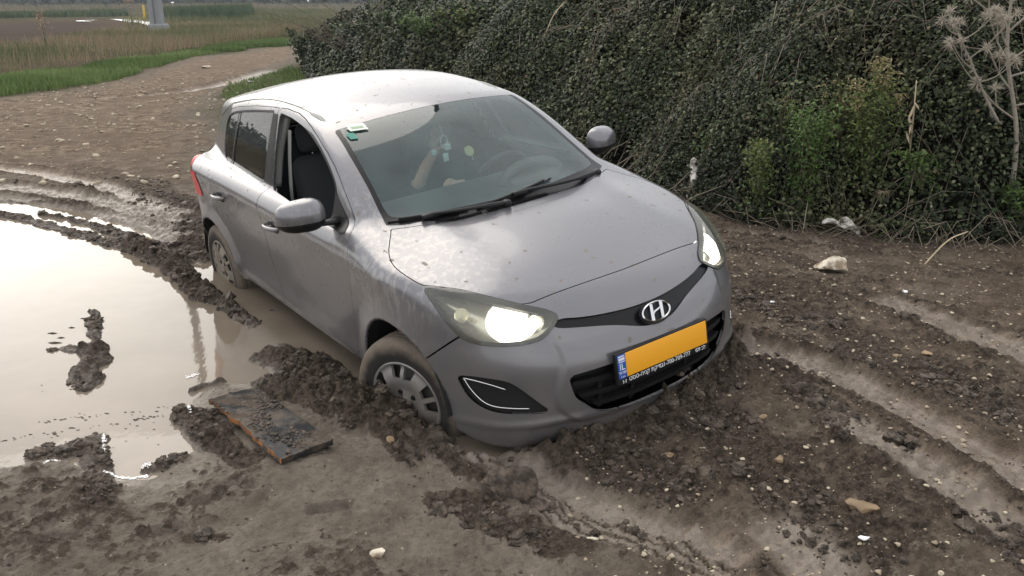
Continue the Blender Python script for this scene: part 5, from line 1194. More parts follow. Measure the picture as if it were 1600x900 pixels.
for j in range(60):
    v=Vector((rg.normal()*.5,rg.normal()*.3,-abs(rg.normal()))).normalized()*rg.uniform(.03,.09); o_=Vector((0,-.06,.01)); tube(bm,[o_,o_+v*.6+Vector((v.x*.4,0,.01)),o_+v],[.0016,.0012,.0005],3,False)
bmobj('seed_head',bm,strawm,tuft)
# small yellow-green shrubs growing out of the bank
shrubm=leafmat('shrub_leaves',[(0,(.04,.06,.018)),(.5,(.08,.12,.03)),(.8,(.16,.18,.05)),(1,(.28,.21,.11))],.5)
greenm=leafmat('fresh_leaves',[(0,(.035,.065,.016)),(.6,(.075,.13,.028)),(1,(.13,.20,.05))],.5)
darkb=leafmat('bush_leaves',[(0,(.02,.03,.014)),(.5,(.04,.06,.025)),(.85,(.07,.10,.04)),(1,(.14,.14,.07))],.5)
twig=mat('twig_bark',(.10,.075,.05),.85)
def shrub(name,base,top,wid,n,leaf,mt,label,cat,seed,tone=(.1,.9),group=None,nst=9,elong=2.4,tips=False):
    rg=np.random.default_rng(seed); b=Vector(base); t=empty(name,tuple(b)); tag(t,label,cat,group); h=(Vector(top)-b).length; ax=(Vector(top)-b).normalized()
    bm=bmesh.new(); P=[];D=[];R=[]
    for i in range(nst):
        a_=rg.uniform(0,6.28); rr=rg.uniform(.2,1)*wid; e=ax*h*rg.uniform(.65,1.05)+Vector((math.cos(a_)*rr,math.sin(a_)*rr*.7,0)); m_=e*.5+Vector((math.cos(a_)*rr*.15,math.sin(a_)*rr*.15,h*.05)); pts=catmull([(0,0,-.05),tuple(m_),tuple(e)],6)
        tube(bm,pts,[.006*max(1,h)*(1-.8*k/len(pts)) for k in range(len(pts))],5,False)
        for k in range(n//nst):
            s=rg.random()**.9; q=pts[min(int(s*len(pts)),len(pts)-1)]; sp=.075*max(h,.6)*(1.5-s); P.append(np.array(q)+rg.normal(0,1,3)*[sp,sp,sp*.7]); D.append(np.array([rg.normal(),rg.normal(),.8+rg.normal()*.4])); R.append(s*.5+rg.random()*.5+(.35 if tips and s>.85 else 0))
    bmobj('stems',bm,twig,t,True)
    P=np.array(P);D=np.array(D);R=np.clip(tone[0]+np.array(R)*(tone[1]-tone[0]),0,1)
    Nn=rg.normal(size=P.shape)*.6+[0,-.4,.6]; leafmesh('foliage',P,Nn,leaf*(.6+.8*rg.random(len(P))),mt,R,elong,.3,t,D,seed)
    return t
SH=[((1350,265),(1362,98),.22,2600,.034,shrubm,'yellowish shrub with dry brown tips rising highest out of the brambles',True),((1312,215),(1308,120),.10,500,.03,shrubm,'slim shrub shoot with brown tip left of the yellowish shrub',True),
((1250,300),(1262,165),.20,2200,.032,greenm,'bright green leafy shrub low in the middle of the brambles',False),((1190,310),(1180,215),.16,1100,.032,shrubm,'small yellow-green shrub at the left end of the low shrubs',False),
((1222,215),(1236,148),.07,260,.028,shrubm,'thin reddish seed spike standing between two green shrubs',True),((1440,285),(1428,235),.10,420,.035,greenm,'fresh green sprig below the broken reed',False),((1108,240),(1108,212),.05,160,.035,greenm,'tiny bright green sprig right of the far wing mirror',False),
((1590,330),(1600,290),.18,700,.035,greenm,'low green plant at the right edge by the foot of the bank',False),((665,52),(660,22),.35,700,.06,greenm,'light green shrub on the bank above the car roof',False),((720,40),(715,10),.3,600,.06,shrubm,'olive shrub on the bank top behind the roof',False)]
for i,(a_,b_,wd,n,lf,mt_,lab,tp) in enumerate(SH):
    p=onbank(*a_,.12); q=wp(b_[0],b_[1],p.y+.1*(p.y>8)); shrub('leafy_shrub',p,q,wd*1.25,n,lf,mt_,lab,'shrub',200+i,tips=tp)
# bushes at the far end of the bank by the lane
BU=[((495,118),(478,48),.75,5200,.085,'round dark bush at the end of the bank beside the lane'),((555,110),(545,42),.8,4200,.085,'dark bush behind the rear of the car roof with grey twigs in it'),((610,90),(606,20),.8,3600,.08,'brownish scrub bush on the bank just left of the roof top'),((640,60),(650,2),.7,3000,.08,'shaggy bush at the top of the picture above the car roof')]
for i,(a_,b_,wd,n,lf,lab) in enumerate(BU):
    d=(21.5,19.5,17,15.5)[i]; p=wp(a_[0],a_[1],d); p.z=float(Hat(np.array([p.x]),np.array([p.y]))[0]); q=wp(b_[0],b_[1],d); shrub('bush',p,q,wd,n,lf,darkb,lab,'bush',300+i,(0,.9),nst=16,elong=1.8)
# bare twigs over the lane
rg=np.random.default_rng(12); tw=empty('bare_twigs',tuple(wp(560,60,18))); tag(tw,'bare grey twigs reaching left over the lane end from the bushes','bare branch'); bm=bmesh.new(); bb=wp(560,60,18)
for i in range(14):
    v0=Vector((rg.normal(0,.3),rg.normal(0,.2),rg.uniform(-.4,.3))); e=Vector((-rg.uniform(.8,1.6),0,rg.uniform(.2,.75))); pts=catmull([tuple(v0),tuple(v0+e*.5+Vector((0,0,.08))),tuple(v0+e)],5); tube(bm,pts,[.007*(1-.8*k/len(pts)) for k in range(len(pts))],4,False)
    for j in range(5):
        q=Vector(pts[rg.integers(3,len(pts))]); e2=Vector((-rg.uniform(.1,.4),rg.normal(0,.1),rg.uniform(-.15,.3))); tube(bm,[q,q+e2],[.003,.001],3,False)
bmobj('branches',bm,twig,tw,True)
# ------------------------------------------------------------ grass, dry weeds, far land
def blades(name,x,y,h,w,mt,rnd,lean=.35,seed=0,zoff=0):
    rg=np.random.default_rng(seed); n=len(x); z=Hat(x,y)+zoff; a_=rg.uniform(0,6.28,n); wv=np.stack([np.cos(a_),np.sin(a_),np.zeros(n)],1)*w[:,None]*.5
    b=rg.uniform(0,6.28,n); ld=np.stack([np.cos(b),np.sin(b),np.zeros(n)],1)*(h*lean*rg.random(n))[:,None]; up=np.stack([np.zeros(n),np.zeros(n),h],1); P=np.stack([x,y,z-.01],1)
    V=np.stack([P-wv,P+wv,P+up*.55+ld*.35+wv*.7,P+up*.55+ld*.35-wv*.7,P+up*(1-.1)+ld],1).reshape(-1,3); b0=(np.arange(n)*5)[:,None]
    T=np.concatenate([b0+[[0,1,2]],b0+[[0,2,3]],b0+[[3,2,4]]]); return npmesh(name,V,T.astype(np.int32),mt,smooth=False,attrs=dict(rnd=np.repeat(rnd,5)))
rg=np.random.default_rng(21)
grm=leafmat('verge_grass',[(0,(.09,.135,.04)),(.5,(.15,.235,.06)),(1,(.33,.38,.16))],.6); wdm=leafmat('dry_weeds',[(0,(.10,.13,.05)),(.3,(.24,.22,.11)),(.55,(.42,.30,.20)),(.8,(.32,.21,.16)),(1,(.56,.46,.31))],.8)
def inpoly(n,px): 
    P=np.array(GP(px)); lo,hi=P.min(0),P.max(0); x=rg.uniform(lo[0],hi[0],n);y=rg.uniform(lo[1],hi[1],n); m=pdist(np.stack([x,y],1),P)>0; return x[m],y[m]
VERGE=[(-40,165),(0,160),(100,149),(190,131),(300,97),(380,84),(455,76),(460,64),(380,70),(300,84),(200,102),(100,118),(0,128),(-40,132)]
x,y=inpoly(190000,VERGE); k=rg.random(len(x))<np.clip(pdist(np.stack([x,y],1),np.array(GP(VERGE)))*.9+1.1*fbm(x,y,.9,4,71,.6),0,1)**1.3; x,y=x[k],y[k]; d=np.hypot(x,y)
tn=np.clip(.45+.5*fbm(x,y,.35,3,72)+.12*rg.normal(size=len(x)),0,1)
o=blades('verge_grass',x,y,(.10+.10*rg.random(len(x)))*(1+.6*np.clip(fbm(x,y,.6,2,73),0,1)),.012*d/18,grm,tn,.6,1); tag(o,'bright green grass strip along the far side of the lane','grass',kind='stuff')
x,y=inpoly(7000,[(345,158),(360,140),(400,128),(455,112),(480,118),(470,150),(420,175),(360,170)]); x2=rg.uniform(-6,2.4,9000); y2=rg.uniform(6,20,9000); sd=pdist(np.stack([x2,y2],1),BASE); m=(sd>-.5)&(sd<.2)&(y2>9); x=np.r_[x,x2[m]];y=np.r_[y,y2[m]]
o=blades('lane_edge_grass',x,y,.05+.07*rg.random(len(x)),np.full(len(x),.012),grm,np.clip(.15+.6*rg.random(len(x)),0,1),.7,2); tag(o,'thin olive grass patch between the lane and the bank','grass',kind='stuff')
x,y=inpoly(110000,[(-80,132),(0,121),(100,111),(200,97),(300,80),(380,68),(455,60),(470,50),(300,48),(200,55),(120,66),(0,80),(-80,86)])
k=rg.random(len(x))<np.clip(.5+1.2*fbm(x,y,.15,3,74),.12,1); x,y=x[k],y[k]; d=np.hypot(x,y); tn=np.clip(.40+.75*fbm(x,y,.12,4,75)+.16*rg.normal(size=len(x)),0,1)
o=blades('dry_weeds',x,y,(.16+.42*rg.random(len(x))**1.5)*np.interp(d,[20,60],[.9,1.2]),.010*d/20,wdm,tn,.45,3); tag(o,'pinkish brown dry weeds and grass behind the green verge','dry weeds',kind='stuff')
x,y=inpoly(42000,[(200,58),(300,50),(470,52),(520,60),(560,40),(520,16),(430,12),(330,24),(250,34),(190,34)]); d=np.hypot(x,y); tn=np.clip(.08+.5*np.clip(fbm(x,y,.06,3,76),0,1)+.10*rg.random(len(x)),0,1)
o=blades('field_grass',x,y,.3+.4*rg.random(len(x)),.012*d/20,wdm,tn,.5,4); tag(o,'olive meadow grass beyond the dry weeds','grass',kind='stuff')
# tall green reeds and pink scrub rows far off
reedm=leafmat('far_reeds',[(0,(.06,.10,.045)),(.5,(.11,.15,.07)),(1,(.26,.21,.15))],.8)
def belt(name,px,n,h,w,tone,label,cat,seed):
    x,y=inpoly(n,px); tn=np.clip(tone+.18*rg.normal(size=len(x))+.25*fbm(x,y,.08,2,seed),0,1); o=blades(name,x,y,h*(.6+.5*rg.random(len(x)))*(1+.4*fbm(x,y,.05,3,seed)),np.full(len(x),w),reedm,tn,.3,seed); tag(o,label,cat,kind='stuff')
belt('green_reeds',[(255,30),(300,33),(380,32),(400,26),(330,24),(260,26)],9000,1.5,.09,.15,'green reed bed behind the utility pole','reeds',81)
belt('far_green_crop',[(-60,31),(200,26),(200,22),(-60,27)],9000,.7,.25,.25,'low green crop strip beyond the ploughed field','crop',82)
belt('pink_scrub',[(-60,25),(120,21),(300,18),(480,16),(600,14),(600,10),(300,13),(-60,18)],16000,1.25,.2,.95,'pinkish grey scrub belt far beyond the fields','scrub',83)
# far wood : hazy mass of crowns
fm=leafmat('far_wood_leaves',[(0,(.035,.05,.035)),(1,(.08,.10,.06))],.9); P=[];
rg=np.random.default_rng(31)
for i in range(220):
    cx=rg.uniform(-430,60); cy=rg.uniform(215,262); hh=rg.uniform(7,14); r=rg.uniform(3.5,7)
    n=170; v=rg.normal(size=(n,3)); v/=np.linalg.norm(v,axis=1)[:,None]; rr=rg.random(n)**.4; P.append(np.stack([cx+v[:,0]*r*rr,cy+v[:,1]*r*rr,hh*.55+v[:,2]*hh*.48*rr],1))
q_=np.stack([rg.uniform(-430,80,16000),rg.uniform(212,225,16000),rg.random(16000)*4.5],1); P.append(q_); P=np.concatenate(P); o=leafmesh('far_wood',P,rg.normal(size=P.shape)+[0,-.5,.8],1.3+1.2*rg.random(len(P)),fm,rg.random(len(P)),1.3,.3,seed=8); tag(o,'blue-grey wood on the horizon at the top left','trees',kind='stuff')
# ------------------------------------------------------------ pole, marker, plastic strip, scraps
conc=mat('concrete',(.36,.37,.37),.85); setin(conc,'Base Color',mixc(conc,tex(conc,2.5,5,.6),(.17,.185,.19),(.31,.32,.32)))
bp=wp(248,54,47); bp.z=0; pole=empty('utility_pole',tuple(bp)); tag(pole,'tall grey concrete utility pole on a block base among the dry weeds','utility pole')
bm=bmesh.new()
def frust(bm,z0,w0,z1,w1,cx=0):
    a_=[bm.verts.new((cx+sx*w0/2,sy*w0*.38,z0)) for sx,sy in((-1,-1),(1,-1),(1,1),(-1,1))];b_=[bm.verts.new((cx+sx*w1/2,sy*w1*.38,z1)) for sx,sy in((-1,-1),(1,-1),(1,1),(-1,1))]
    for i in range(4): bm.faces.new((a_[i],a_[(i+1)%4],b_[(i+1)%4],b_[i]))
    bm.faces.new(b_)
frust(bm,.55,.62,24,.30); bmobj('pole_shaft',bm,conc,pole)
bm=bmesh.new(); rbox(bm,(.0,-.30,2.4),(.05,.04,3.6),.01); bmobj('cable_duct',bm,mat('duct_grey',(.14,.15,.16),.6),pole,True,40)
bm=bmesh.new(); rbox(bm,(.06,0,.30),(.86,.75,.62),.07); bmobj('footing',bm,conc,pole,True,40)
yp=wp(226,27,84); yp.z=float(Hat(np.array([yp.x]),np.array([yp.y]))[0]); ypo=empty('marker_post',tuple(yp)); tag(ypo,'yellow gas-line marker post beyond the fields left of the pole','marker post')
bm=bmesh.new(); rbox(bm,(0,0,.55),(.17,.17,1.35),.02); bmobj('post',bm,mat('yellow_post',(.62,.42,.03),.5),ypo,True,40); bm=bmesh.new(); rbox(bm,(0,0,1.26),(.20,.20,.10),.02); bmobj('cap',bm,mat('yellow_cap',(.55,.38,.05),.5),ypo,True,40)
def plume(u,v,d,h,label,cat,cl,seed):
    rg=np.random.default_rng(seed); p=wp(u,v,d); p.z=float(Hat(np.array([p.x]),np.array([p.y]))[0]); t=empty('reed_plume',tuple(p)); tag(t,label,cat); bm=bmesh.new(); tube(bm,[(0,0,0),(.02,0,h*.5),(-.02,0,h*.8)],[.03,.022,.012],5); bmobj('stem',bm,mat('reed_stem_green',(.09,.12,.05),.7),t,True)
    n=260; Pq=np.stack([rg.normal(-.03*h/1.4,.085*h,n),rg.normal(0,.08*h,n),h*.82+rg.normal(0,.12*h,n)],1); leafmesh('plume',Pq,rg.normal(size=Pq.shape),.06*h*(.5+rg.random(n)),cl,rg.random(n)*.3+.7,2.5,.2,t,seed=seed)
plume(72,76,33,1.3,'buff reed plume on a green stem in front of the ploughed field','reed plume',wdm,1); plume(207,40,62,2.2,'round yellowish reed plume beyond the weeds near the marker post','reed plume',wdm,2)
white=mat('white_plastic',(.78,.79,.80),.45)
def sheetstrip(name,px0,px1,wd,label,cat):
    a_=Vector((*gp(*px0),0));b_=Vector((*gp(*px1),0)); n=24; bm=bmesh.new(); prev=None; rg=np.random.default_rng(4)
    s=(b_-a_).cross(Vector((0,0,1))).normalized()
    for i in range(n+1):
        t=i/n; c=a_+(b_-a_)*t+s*math.sin(PI*t)*1.0*-1; ww=wd*(.25+.75*math.sin(PI*min(max(t,.05),.95)))*(.85+.3*rg.random()); row=[]
        for k in range(4):
            q=c+s*(k/3-.5)*ww; q.z=float(Hat(np.array([q.x]),np.array([q.y]))[0])+.06+.05*rg.random(); row.append(bm.verts.new(q))
        if prev:
            for k in range(3): bm.faces.new((prev[k],prev[k+1],row[k+1],row[k]))
        prev=row
    o=bmobj(name,bm,white,None,True); tag(o,label,cat)
sheetstrip('plastic_mulch_sheet',(172,33),(243,46),1.5,'white sheet strip lying curved across the field left of the pole','plastic sheet')
sheetstrip('plastic_mulch_sheet',(141,37),(152,35),.6,'short white sheet scrap left of the long white strip','plastic sheet')
# ------------------------------------------------------------ loose things on the mud
def rock(name,u,v,z,size,seed,mt,label,cat,rotz=0,sub=3,cuts=9,sink=.2):
    rg=np.random.default_rng(seed); x,y=gp(u,v,z); bm=bmesh.new(); bmesh.ops.create_icosphere(bm,subdivisions=sub,radius=1)
    for i in range(cuts):
        n=Vector(rg.normal(size=3)).normalized(); d=rg.uniform(.45,.75)
        for q in bm.verts:
            e=q.co.dot(n)-d
            if e>0: q.co-=n*e
    for q in bm.verts:
        q.co*=1+.045*rg.normal()
    bmesh.ops.transform(bm,matrix=Matrix.Rotation(rotz,4,'Z')@Matrix.Diagonal((*size,1)),verts=bm.verts[:])
    o=bmobj(name,bm,mt,None,True,28); o.location=(x,y,float(Hat(np.array([x]),np.array([y]))[0])+size[2]*(1-sink)*.6); return tag(o,label,cat)
stonew=mat('white_limestone',(.6,.56,.48),.8); f=ramp(stonew,tex(stonew,9,5,.6),[(.44,0),(.60,1)]); setin(stonew,'Base Color',mixc(stonew,f,(.64,.58,.47),(.24,.18,.12))); bump(stonew,tex(stonew,25,5,.6),.5,.01)
stoneb=mat('brown_stone',(.25,.17,.09),.75); setin(stoneb,'Base Color',mixc(stoneb,tex(stoneb,14,5,.6),(.13,.10,.075),(.34,.23,.12))); bump(stoneb,tex(stoneb,40,4,.6),.5,.006)
stoneo=mat('ochre_stone',(.42,.27,.14),.8); setin(stoneo,'Base Color',mixc(stoneo,tex(stoneo,30,4,.6),(.20,.135,.08),(.42,.30,.18)))
rock('stone',1298,438,.12,(.125,.10,.085),11,stonew,'large pale angular stone on the mud right of the car','stone',.3,3,14,.1)
rock('stone',1345,815,.1,(.065,.045,.03),12,stoneb,'brown angular stone half sunk near the bottom right of the mud','stone',-.5,3,12,.3)
rock('stone',1048,716,.08,(.045,.04,.02),13,stoneb,'flat tan stone in the mud below the car bumper','stone',.2,3,12,.4)
rock('stone',611,688,.05,(.022,.018,.022),14,stoneo,'small orange stone below the bogged front wheel','stone',.2,2)
rock('stone',1112,684,.08,(.018,.014,.012),15,stoneo,'small cream pebble below the number plate','stone',0,2)
rock('stone',1215,738,.1,(.03,.022,.012),16,stoneb,'flat brown pebble left of a wet rut','stone',.7,2)
rock('stone',1445,572,.12,(.035,.028,.012),17,stoneo,'flat ochre stone on the mud at the right','stone',.4,2)
rock('stone',1398,570,.12,(.024,.016,.010),18,stoneo,'small flat buff stone left of the ochre one','stone',.1,2)
rock('stone',590,893,0,(.042,.032,.016),19,stonew,'buff stone at the bottom edge of the picture','stone',.1,3,14,.4)
rock('stone',1190,668,.1,(.022,.018,.016),20,stoneo,'yellowish stone on a dark clod right of the bumper','stone',.1,2)
rock('stone',232,383,.03,(.05,.035,.03),22,stoneb,'brown stone on the end of the mud ridge in the pool','stone',.1,2,12,.0)
def lump(u,v,z,size,seed,label):
    x,y=gp(u,v,z); bm=bmesh.new(); bmesh.ops.create_icosphere(bm,subdivisions=5,radius=1); rg=np.random.default_rng(seed)
    P=np.array([q.co[:] for q in bm.verts]); d=.30*fbm(P[:,0]*1.1+P[:,2]+seed,P[:,1]*1.1-P[:,2]*.8,1.6,5,seed,.6)-.14*worley(P[:,0]+P[:,2]*.5,P[:,1]+P[:,2]*.7,2.3,seed)-.10*np.exp(-(fbm(P[:,0]+P[:,2],P[:,1],1.5,2,seed+9)/.05)**2)
    P=P*(1+d)[:,None]
    for c_ in range(6):
        nn=rg.normal(size=3); nn/=np.linalg.norm(nn); e_=np.maximum(P@nn-rg.uniform(.6,.8),0); P=P-e_[:,None]*nn*.8
    for q,p_ in zip(bm.verts,P): q.co=Vector(p_)*Vector(size) if False else Vector((p_[0]*size[0],p_[1]*size[1],p_[2]*size[2]))
    o=bmobj('mud_lump',bm,clodm,None,True); o.location=(x,y,float(Hat(np.array([x]),np.array([y]))[0])+size[2]*.25); tag(o,label,'mud lump')
lump(800,772,.05,(.115,.085,.10),23,'big dark cracked mud lump beside the rut in front of the wheel')
lump(838,796,.03,(.05,.04,.035),24,'smaller mud lump at the right foot of the big cracked one')
# plank pressed under the wheel: laminated board with an orange broken edge
PC=[Vector((*gp(328,622,.06),.055)),Vector((*gp(402,603,.04),.035)),Vector((*gp(520,690,.07),.075)),Vector((*gp(440,714,.09),.085))]
bm=bmesh.new(); nx_,ny_=28,14; th_=.024; G=[[None]*(ny_+1) for _ in range(nx_+1)]; rgp=np.random.default_rng(3); Gb=[[None]*(ny_+1) for _ in range(nx_+1)]
for i in range(nx_+1):
    for j in range(ny_+1):
        s,t=i/nx_,j/ny_; p=PC[0].lerp(PC[3],s).lerp(PC[1].lerp(PC[2],s),t)
        if j==0: p=p+(PC[0]-PC[1]).normalized()*(.006*math.sin(s*40)+.004*rgp.normal())
        p=p+Vector((0,0,.004*math.sin(s*5+t*3))); G[i][j]=bm.verts.new(p); Gb[i][j]=bm.verts.new(p-Vector((0,0,th_)))
for i in range(nx_):
    for j in range(ny_):
        bm.faces.new((G[i][j],G[i+1][j],G[i+1][j+1],G[i][j+1])); bm.faces.new((Gb[i][j],Gb[i][j+1],Gb[i+1][j+1],Gb[i+1][j]))
side_=[]
for i in range(nx_):
    f1=bm.faces.new((G[i][0],Gb[i][0],Gb[i+1][0],G[i+1][0])); f1.material_index=1; bm.faces.new((G[i][ny_],G[i+1][ny_],Gb[i+1][ny_],Gb[i][ny_]))
for j in range(ny_):
    bm.faces.new((G[0][j],G[0][j+1],Gb[0][j+1],Gb[0][j])); bm.faces.new((G[nx_][j],Gb[nx_][j],Gb[nx_][j+1],G[nx_][j+1]))
board=mat('dark_board',(.05,.055,.06),.4); bsdf(board).inputs['Specular IOR Level'].default_value=.25; fb=ramp(board,tex(board,7,7,.7),[(.46,0),(.56,1)]); setin(board,'Base Color',mixc(board,fb,(.014,.016,.019),(.075,.056,.041))); setin(board,'Roughness',ramp(board,tex(board,6,6,.65),[(.47,.5),(.56,.9)])); bump(board,tex(board,30,5,.6),.4,.006)
edge=mat('broken_board_edge',(.45,.20,.07),.8); setin(edge,'Base Color',mixc(edge,ramp(edge,tex(edge,14,4,.6),[(.46,0),(.58,1)]),(.07,.05,.035),(.40,.17,.06)))
bmesh.ops.recalc_face_normals(bm,faces=bm.faces[:]); pl=bmobj('board',bm,[board,edge]); tag(pl,'dark broken board with an orange splintered edge lying in the mud before the wheel','board')
BP=[tuple(p[:2]) for p in PC]; kb=np.where(np.hypot(gX-PC[0].x*.5-PC[2].x*.5,gY-PC[0].y*.5-PC[2].y*.5)<.7)[0]; kb=kb[pdist(PT[kb],BP)>-.01]
e1_=np.array(PC[3][:2])-np.array(PC[0][:2]);e2_=np.array(PC[1][:2])-np.array(PC[0][:2]); st2=np.linalg.solve(np.stack([e1_,e2_],1),(PT[kb]-np.array(PC[0][:2])).T).T
zz=(PC[0].z*(1-st2[:,0])+PC[3].z*st2[:,0])*(1-st2[:,1])+(PC[1].z*(1-st2[:,0])+PC[2].z*st2[:,0])*st2[:,1]
H[kb]=np.minimum(H[kb],zz-.012); co=np.empty(len(go.data.vertices)*3,np.float32); go.data.vertices.foreach_get('co',co); co[2::3]=H; go.data.vertices.foreach_set('co',co); go.data.update()
# mud smeared on the board
def pick_board(rg,n,lo,hi):
    s,t=rg.random(n),rg.random(n); w_=[PC[0].lerp(PC[3],a_).lerp(PC[1].lerp(PC[2],a_),b_) for a_,b_ in zip(s,t)]; k=[i for i,(a_,b_) in enumerate(zip(s,t)) if fbm(np.array([a_*3]),np.array([b_*3]),1.5,2,5)[0]>-.05 or a_<.4]
    return np.array([w_[i].x for i in k]),np.array([w_[i].y for i in k]),lo+(hi-lo)*rg.random(len(k))**3
_H=Hat
def Hat2(x,y): return np.full(len(np.atleast_1d(x)),.0)+np.clip(.05+0*np.atleast_1d(x),0,1)
def boardz(x,y):
    q=np.array([x,y]);a_=np.array(PC[0][:2]);e1=np.array(PC[3][:2])-a_;e2=np.array(PC[1][:2])-a_; st_=np.linalg.solve(np.stack([e1,e2],1),q-a_); s,t=st_
    return PC[0].lerp(PC[3],float(s)).lerp(PC[1].lerp(PC[2],float(s)),float(t)).z
Hat=lambda x,y: np.array([boardz(float(a_),float(b_)) for a_,b_ in zip(np.atleast_1d(x),np.atleast_1d(y))])
o=clodmesh(1500,.002,.010,pick_board,33,clodm,'mud_on_board',None,sink=.35,flat=.45); tag(o,'thin crust of mud lumps smeared over the dark board','mud crumbs',kind='stuff')
Hat=_H
# plastic bags caught at the bank
bagm=mat('torn_white_plastic',(.70,.68,.64),.5); setin(bagm,'Base Color',mixc(bagm,tex(bagm,12,4,.6),(.42,.38,.32),(.80,.78,.74))); bsdf(bagm).inputs['Subsurface Weight'].default_value=0
def bag(outline,depth,label,seed,cat='plastic bag'):
    rg=np.random.default_rng(seed); ctr=np.mean(outline,0); p0=wp(ctr[0],ctr[1],depth); P2=np.array(outline,float); P2=chaikin(P2,1)
    n=26; lo,hi=P2.min(0),P2.max(0); U,Vv=np.meshgrid(np.linspace(lo[0],hi[0],n),np.linspace(lo[1],hi[1],n)); fl=np.stack([U.ravel(),Vv.ravel()],1)
    dd=pdist(fl,P2); W=[]; 
    for (a_,b_),d in zip(fl,dd):
        q=wp(a_,b_,depth); k=fbm(np.array([a_*.05]),np.array([b_*.05]),1.0+0,4,seed,.6)[0]; q.y+=-.05*k*2-.03*np.clip(d/8,0,1); W.append(tuple(q-p0))
    T=[]; 
    for i in range(n-1):
        for j in range(n-1): a_=i*n+j; T+= [(a_,a_+n,a_+1),(a_+1,a_+n,a_+n+1)]
    m=Ms(np.array(W),np.tile([0,-1.,0],(n*n,1)),np.array(T)); m,_=clip(m,dd)
    back=m.V+[0,.012,0]; V2=np.concatenate([m.V,back]); T2=np.concatenate([m.T,m.T[:,::-1]+len(m.V)]); E=bedges(m.T); k=len(m.V); T2=np.concatenate([T2,np.stack([E[:,0],E[:,0]+k,E[:,1]],1),np.stack([E[:,1],E[:,0]+k,E[:,1]+k],1)])
    o=npmesh('plastic_bag',V2,T2.astype(np.int32),bagm); o.location=p0; tag(o,label,cat); return o
d1=onbank(1078,305).y-.12; bag([(1079,248),(1084,245),(1090,250),(1097,256),(1096,264),(1101,268),(1104,276),(1094,280),(1086,281),(1082,296),(1077,309),(1072,311),(1074,296),(1078,278),(1080,262)],d1,'torn white plastic strip hanging in the brambles behind the left headlight',1)
d2=onbank(1325,352).y-.12; bag([(1308,346),(1318,340),(1330,341),(1335,352),(1342,358),(1341,370),(1338,375),(1336,362),(1326,358),(1312,355),(1300,350),(1286,352),(1283,347),(1296,338),(1305,342)],d2,'crumpled white plastic bag snagged low on the bank above the pale stone',2)
def scrap(u,v,z,s,label,seed,mt=None,cat='litter scrap',name='litter_scrap'):
    rg=np.random.default_rng(seed); x,y=gp(u,v,z); bm=bmesh.new(); n=7; c=bm.verts.new((0,0,s*.35)); r1=[bm.verts.new((math.cos(2*PI*i/n)*s*rg.uniform(.5,1.1),math.sin(2*PI*i/n)*s*rg.uniform(.4,.8),s*rg.uniform(0,.35))) for i in range(n)]
    r2=[bm.verts.new(q.co-Vector((0,0,.004))) for q in r1]; c2=bm.verts.new((0,0,s*.35-.004))
    for i in range(n): bm.faces.new((c,r1[i],r1[(i+1)%n])); bm.faces.new((c2,r2[(i+1)%n],r2[i])); bm.faces.new((r1[i],r2[i],r2[(i+1)%n],r1[(i+1)%n]))
    o=bmobj(name,bm,mt or white); o.location=(x,y,float(Hat(np.array([x]),np.array([y]))[0])+.003); tag(o,label,cat)
scrap(1205,488,.12,.022,'small white paper scrap on the mud left of the pale stone',1); scrap(1410,475,.12,.03,'white litter scrap flat on the mud below and right of the pale stone',2); scrap(1337,768,.1,.02,'tiny white scrap near the brown sunken stone',3) if False else None
scrap(1345,865,.1,.02,'tiny white scrap at the bottom right of the mud',4); scrap(920,852,.02,.035,'pale stone-like scrap at the end of the clods by the groove',5,stonew)
scrap(123,138,0,.10,'pale litter scrap on the green verge at the left',6); scrap(323,57+105,0,.0001,'x',7) if False else None
scrap(392,136,0,.09,'pale litter scrap in the grass at the lane edge left of the roof',8); scrap(322,114,0,.16,'flat pale slab lying in the lane',9,stonew,'stone','flat_stone'); scrap(240,154,0,.12,'light muddy slab by the lane puddle',10,stonew,'stone','flat_stone')
# foam flecks along the near shore
foam=mat('foam',(.85,.84,.82),.7)
bm=bmesh.new(); rg=np.random.default_rng(17)
for seg in ([(70,733),(92,722)],[(165,742),(185,746),(205,748),(230,744)],[(163,682),(162,700),(166,712)],[(295,650),(300,662)],[(225,738),(236,733)],[(292,590),(310,585)]):
    for i in range(len(seg)-1):
        for k in range(70):
            t=rg.random(); u=seg[i][0]+(seg[i+1][0]-seg[i][0])*t+rg.normal(0,1.2); v=seg[i][1]+(seg[i+1][1]-seg[i][1])*t+rg.normal(0,1.0); x,y=gp(u,v); r=rg.uniform(.0015,.005)
            b2=[bm.verts.new((x+math.cos(a_)*r,y+math.sin(a_)*r,max(.001,float(Hat(np.array([x]),np.array([y]))[0]))+.001)) for a_ in np.linspace(0,2*PI,7)[:-1]]; tp=bm.verts.new((x,y,max(.001,float(Hat(np.array([x]),np.array([y]))[0]))+.001+r*.7))
            for q in range(6): bm.faces.new((b2[q],b2[(q+1)%6],tp))
o=bmobj('foam_flecks',bm,foam,None,True); tag(o,'white foam flecks along the edge of the muddy water','foam',kind='stuff')
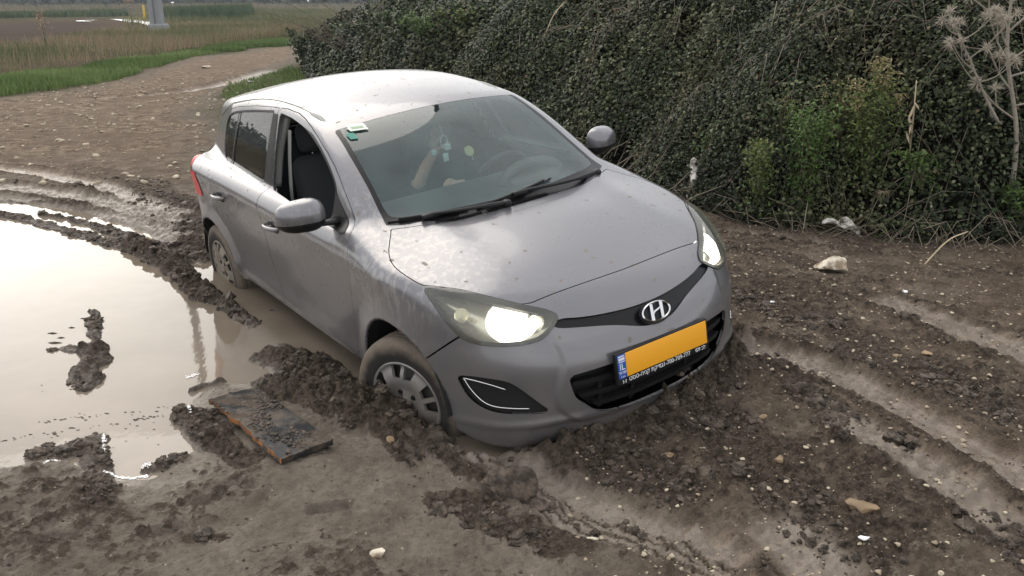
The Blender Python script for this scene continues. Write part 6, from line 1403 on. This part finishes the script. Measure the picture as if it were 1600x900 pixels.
# mud splats caked on the bumper corner and the grille lip
rgc=np.random.default_rng(44)
def pick_lip(rg,n,lo,hi):
    return None
bm=bmesh.new()
for i in range(230):
    y=rgc.choice([rgc.normal(-.33,.05),rgc.normal(.02,.055),rgc.normal(.10,.10)]); 
    zz=rgc.choice([.27,.25,.24])+abs(rgc.normal(0,.022))*(1.4 if -.1<y<.1 else 1); 
    try: x=frontx(abs(y),zz)
    except Exception: continue
    r=rgc.uniform(.006,.020); b2=bmesh.new(); bmesh.ops.create_icosphere(b2,subdivisions=2,radius=r)
    for q in b2.verts: q.co*=rgc.uniform(.7,1.2)
    bmesh.ops.transform(b2,matrix=Matrix.Translation((x+.002,y,zz)),verts=b2.verts[:]); me=bpy.data.meshes.new('t'); b2.to_mesh(me); bm.from_mesh(me); bpy.data.meshes.remove(me); b2.free()
o=bmobj('mud_caked_on_lip',bm,clodm,bump_o,True); o['kind']='stuff'

GR={'stone':'stones lying on the mud','leafy_shrub':'shrubs growing out of the bramble bank','bush':'bushes at the far end of the bank','dry_cane':'dry canes leaning out of the brambles','litter_scrap':'pale litter scraps','plastic_bag':'plastic bags caught on the bank','dead_thistle':'dead thistles on the bank','mud_lump':'large mud lumps beside the rut','reed_plume':'reed plumes beyond the lane','plastic_mulch_sheet':'plastic sheets in the field','flat_stone':'flat slabs in the lane'}
for o in sc.objects:
    if o.parent is None:
        k=o.name.split('.')[0]
        if k in GR: o['group']=GR[k]
# ------------------------------------------------------------ haze over the flat land
hz=bpy.data.materials.new('haze'); hz.use_nodes=True; hn=hz.node_tree; hn.nodes.clear(); ho=N(hn,'ShaderNodeOutputMaterial'); pv=N(hn,'ShaderNodeVolumePrincipled'); pv.inputs['Color'].default_value=(.80,.87,.95,1); pv.inputs['Density'].default_value=.0006; pv.inputs['Anisotropy'].default_value=.2; hn.links.new(pv.outputs[0],ho.inputs['Volume'])
bm=bmesh.new(); bmesh.ops.create_cube(bm,size=1); bmesh.ops.transform(bm,matrix=Matrix.Translation((-120,150,12.5))@Matrix.Diagonal((760,440,29,1)),verts=bm.verts[:]); o=bmobj('haze',bm,hz); tag(o,'thin pale haze over the whole site','haze',kind='stuff')
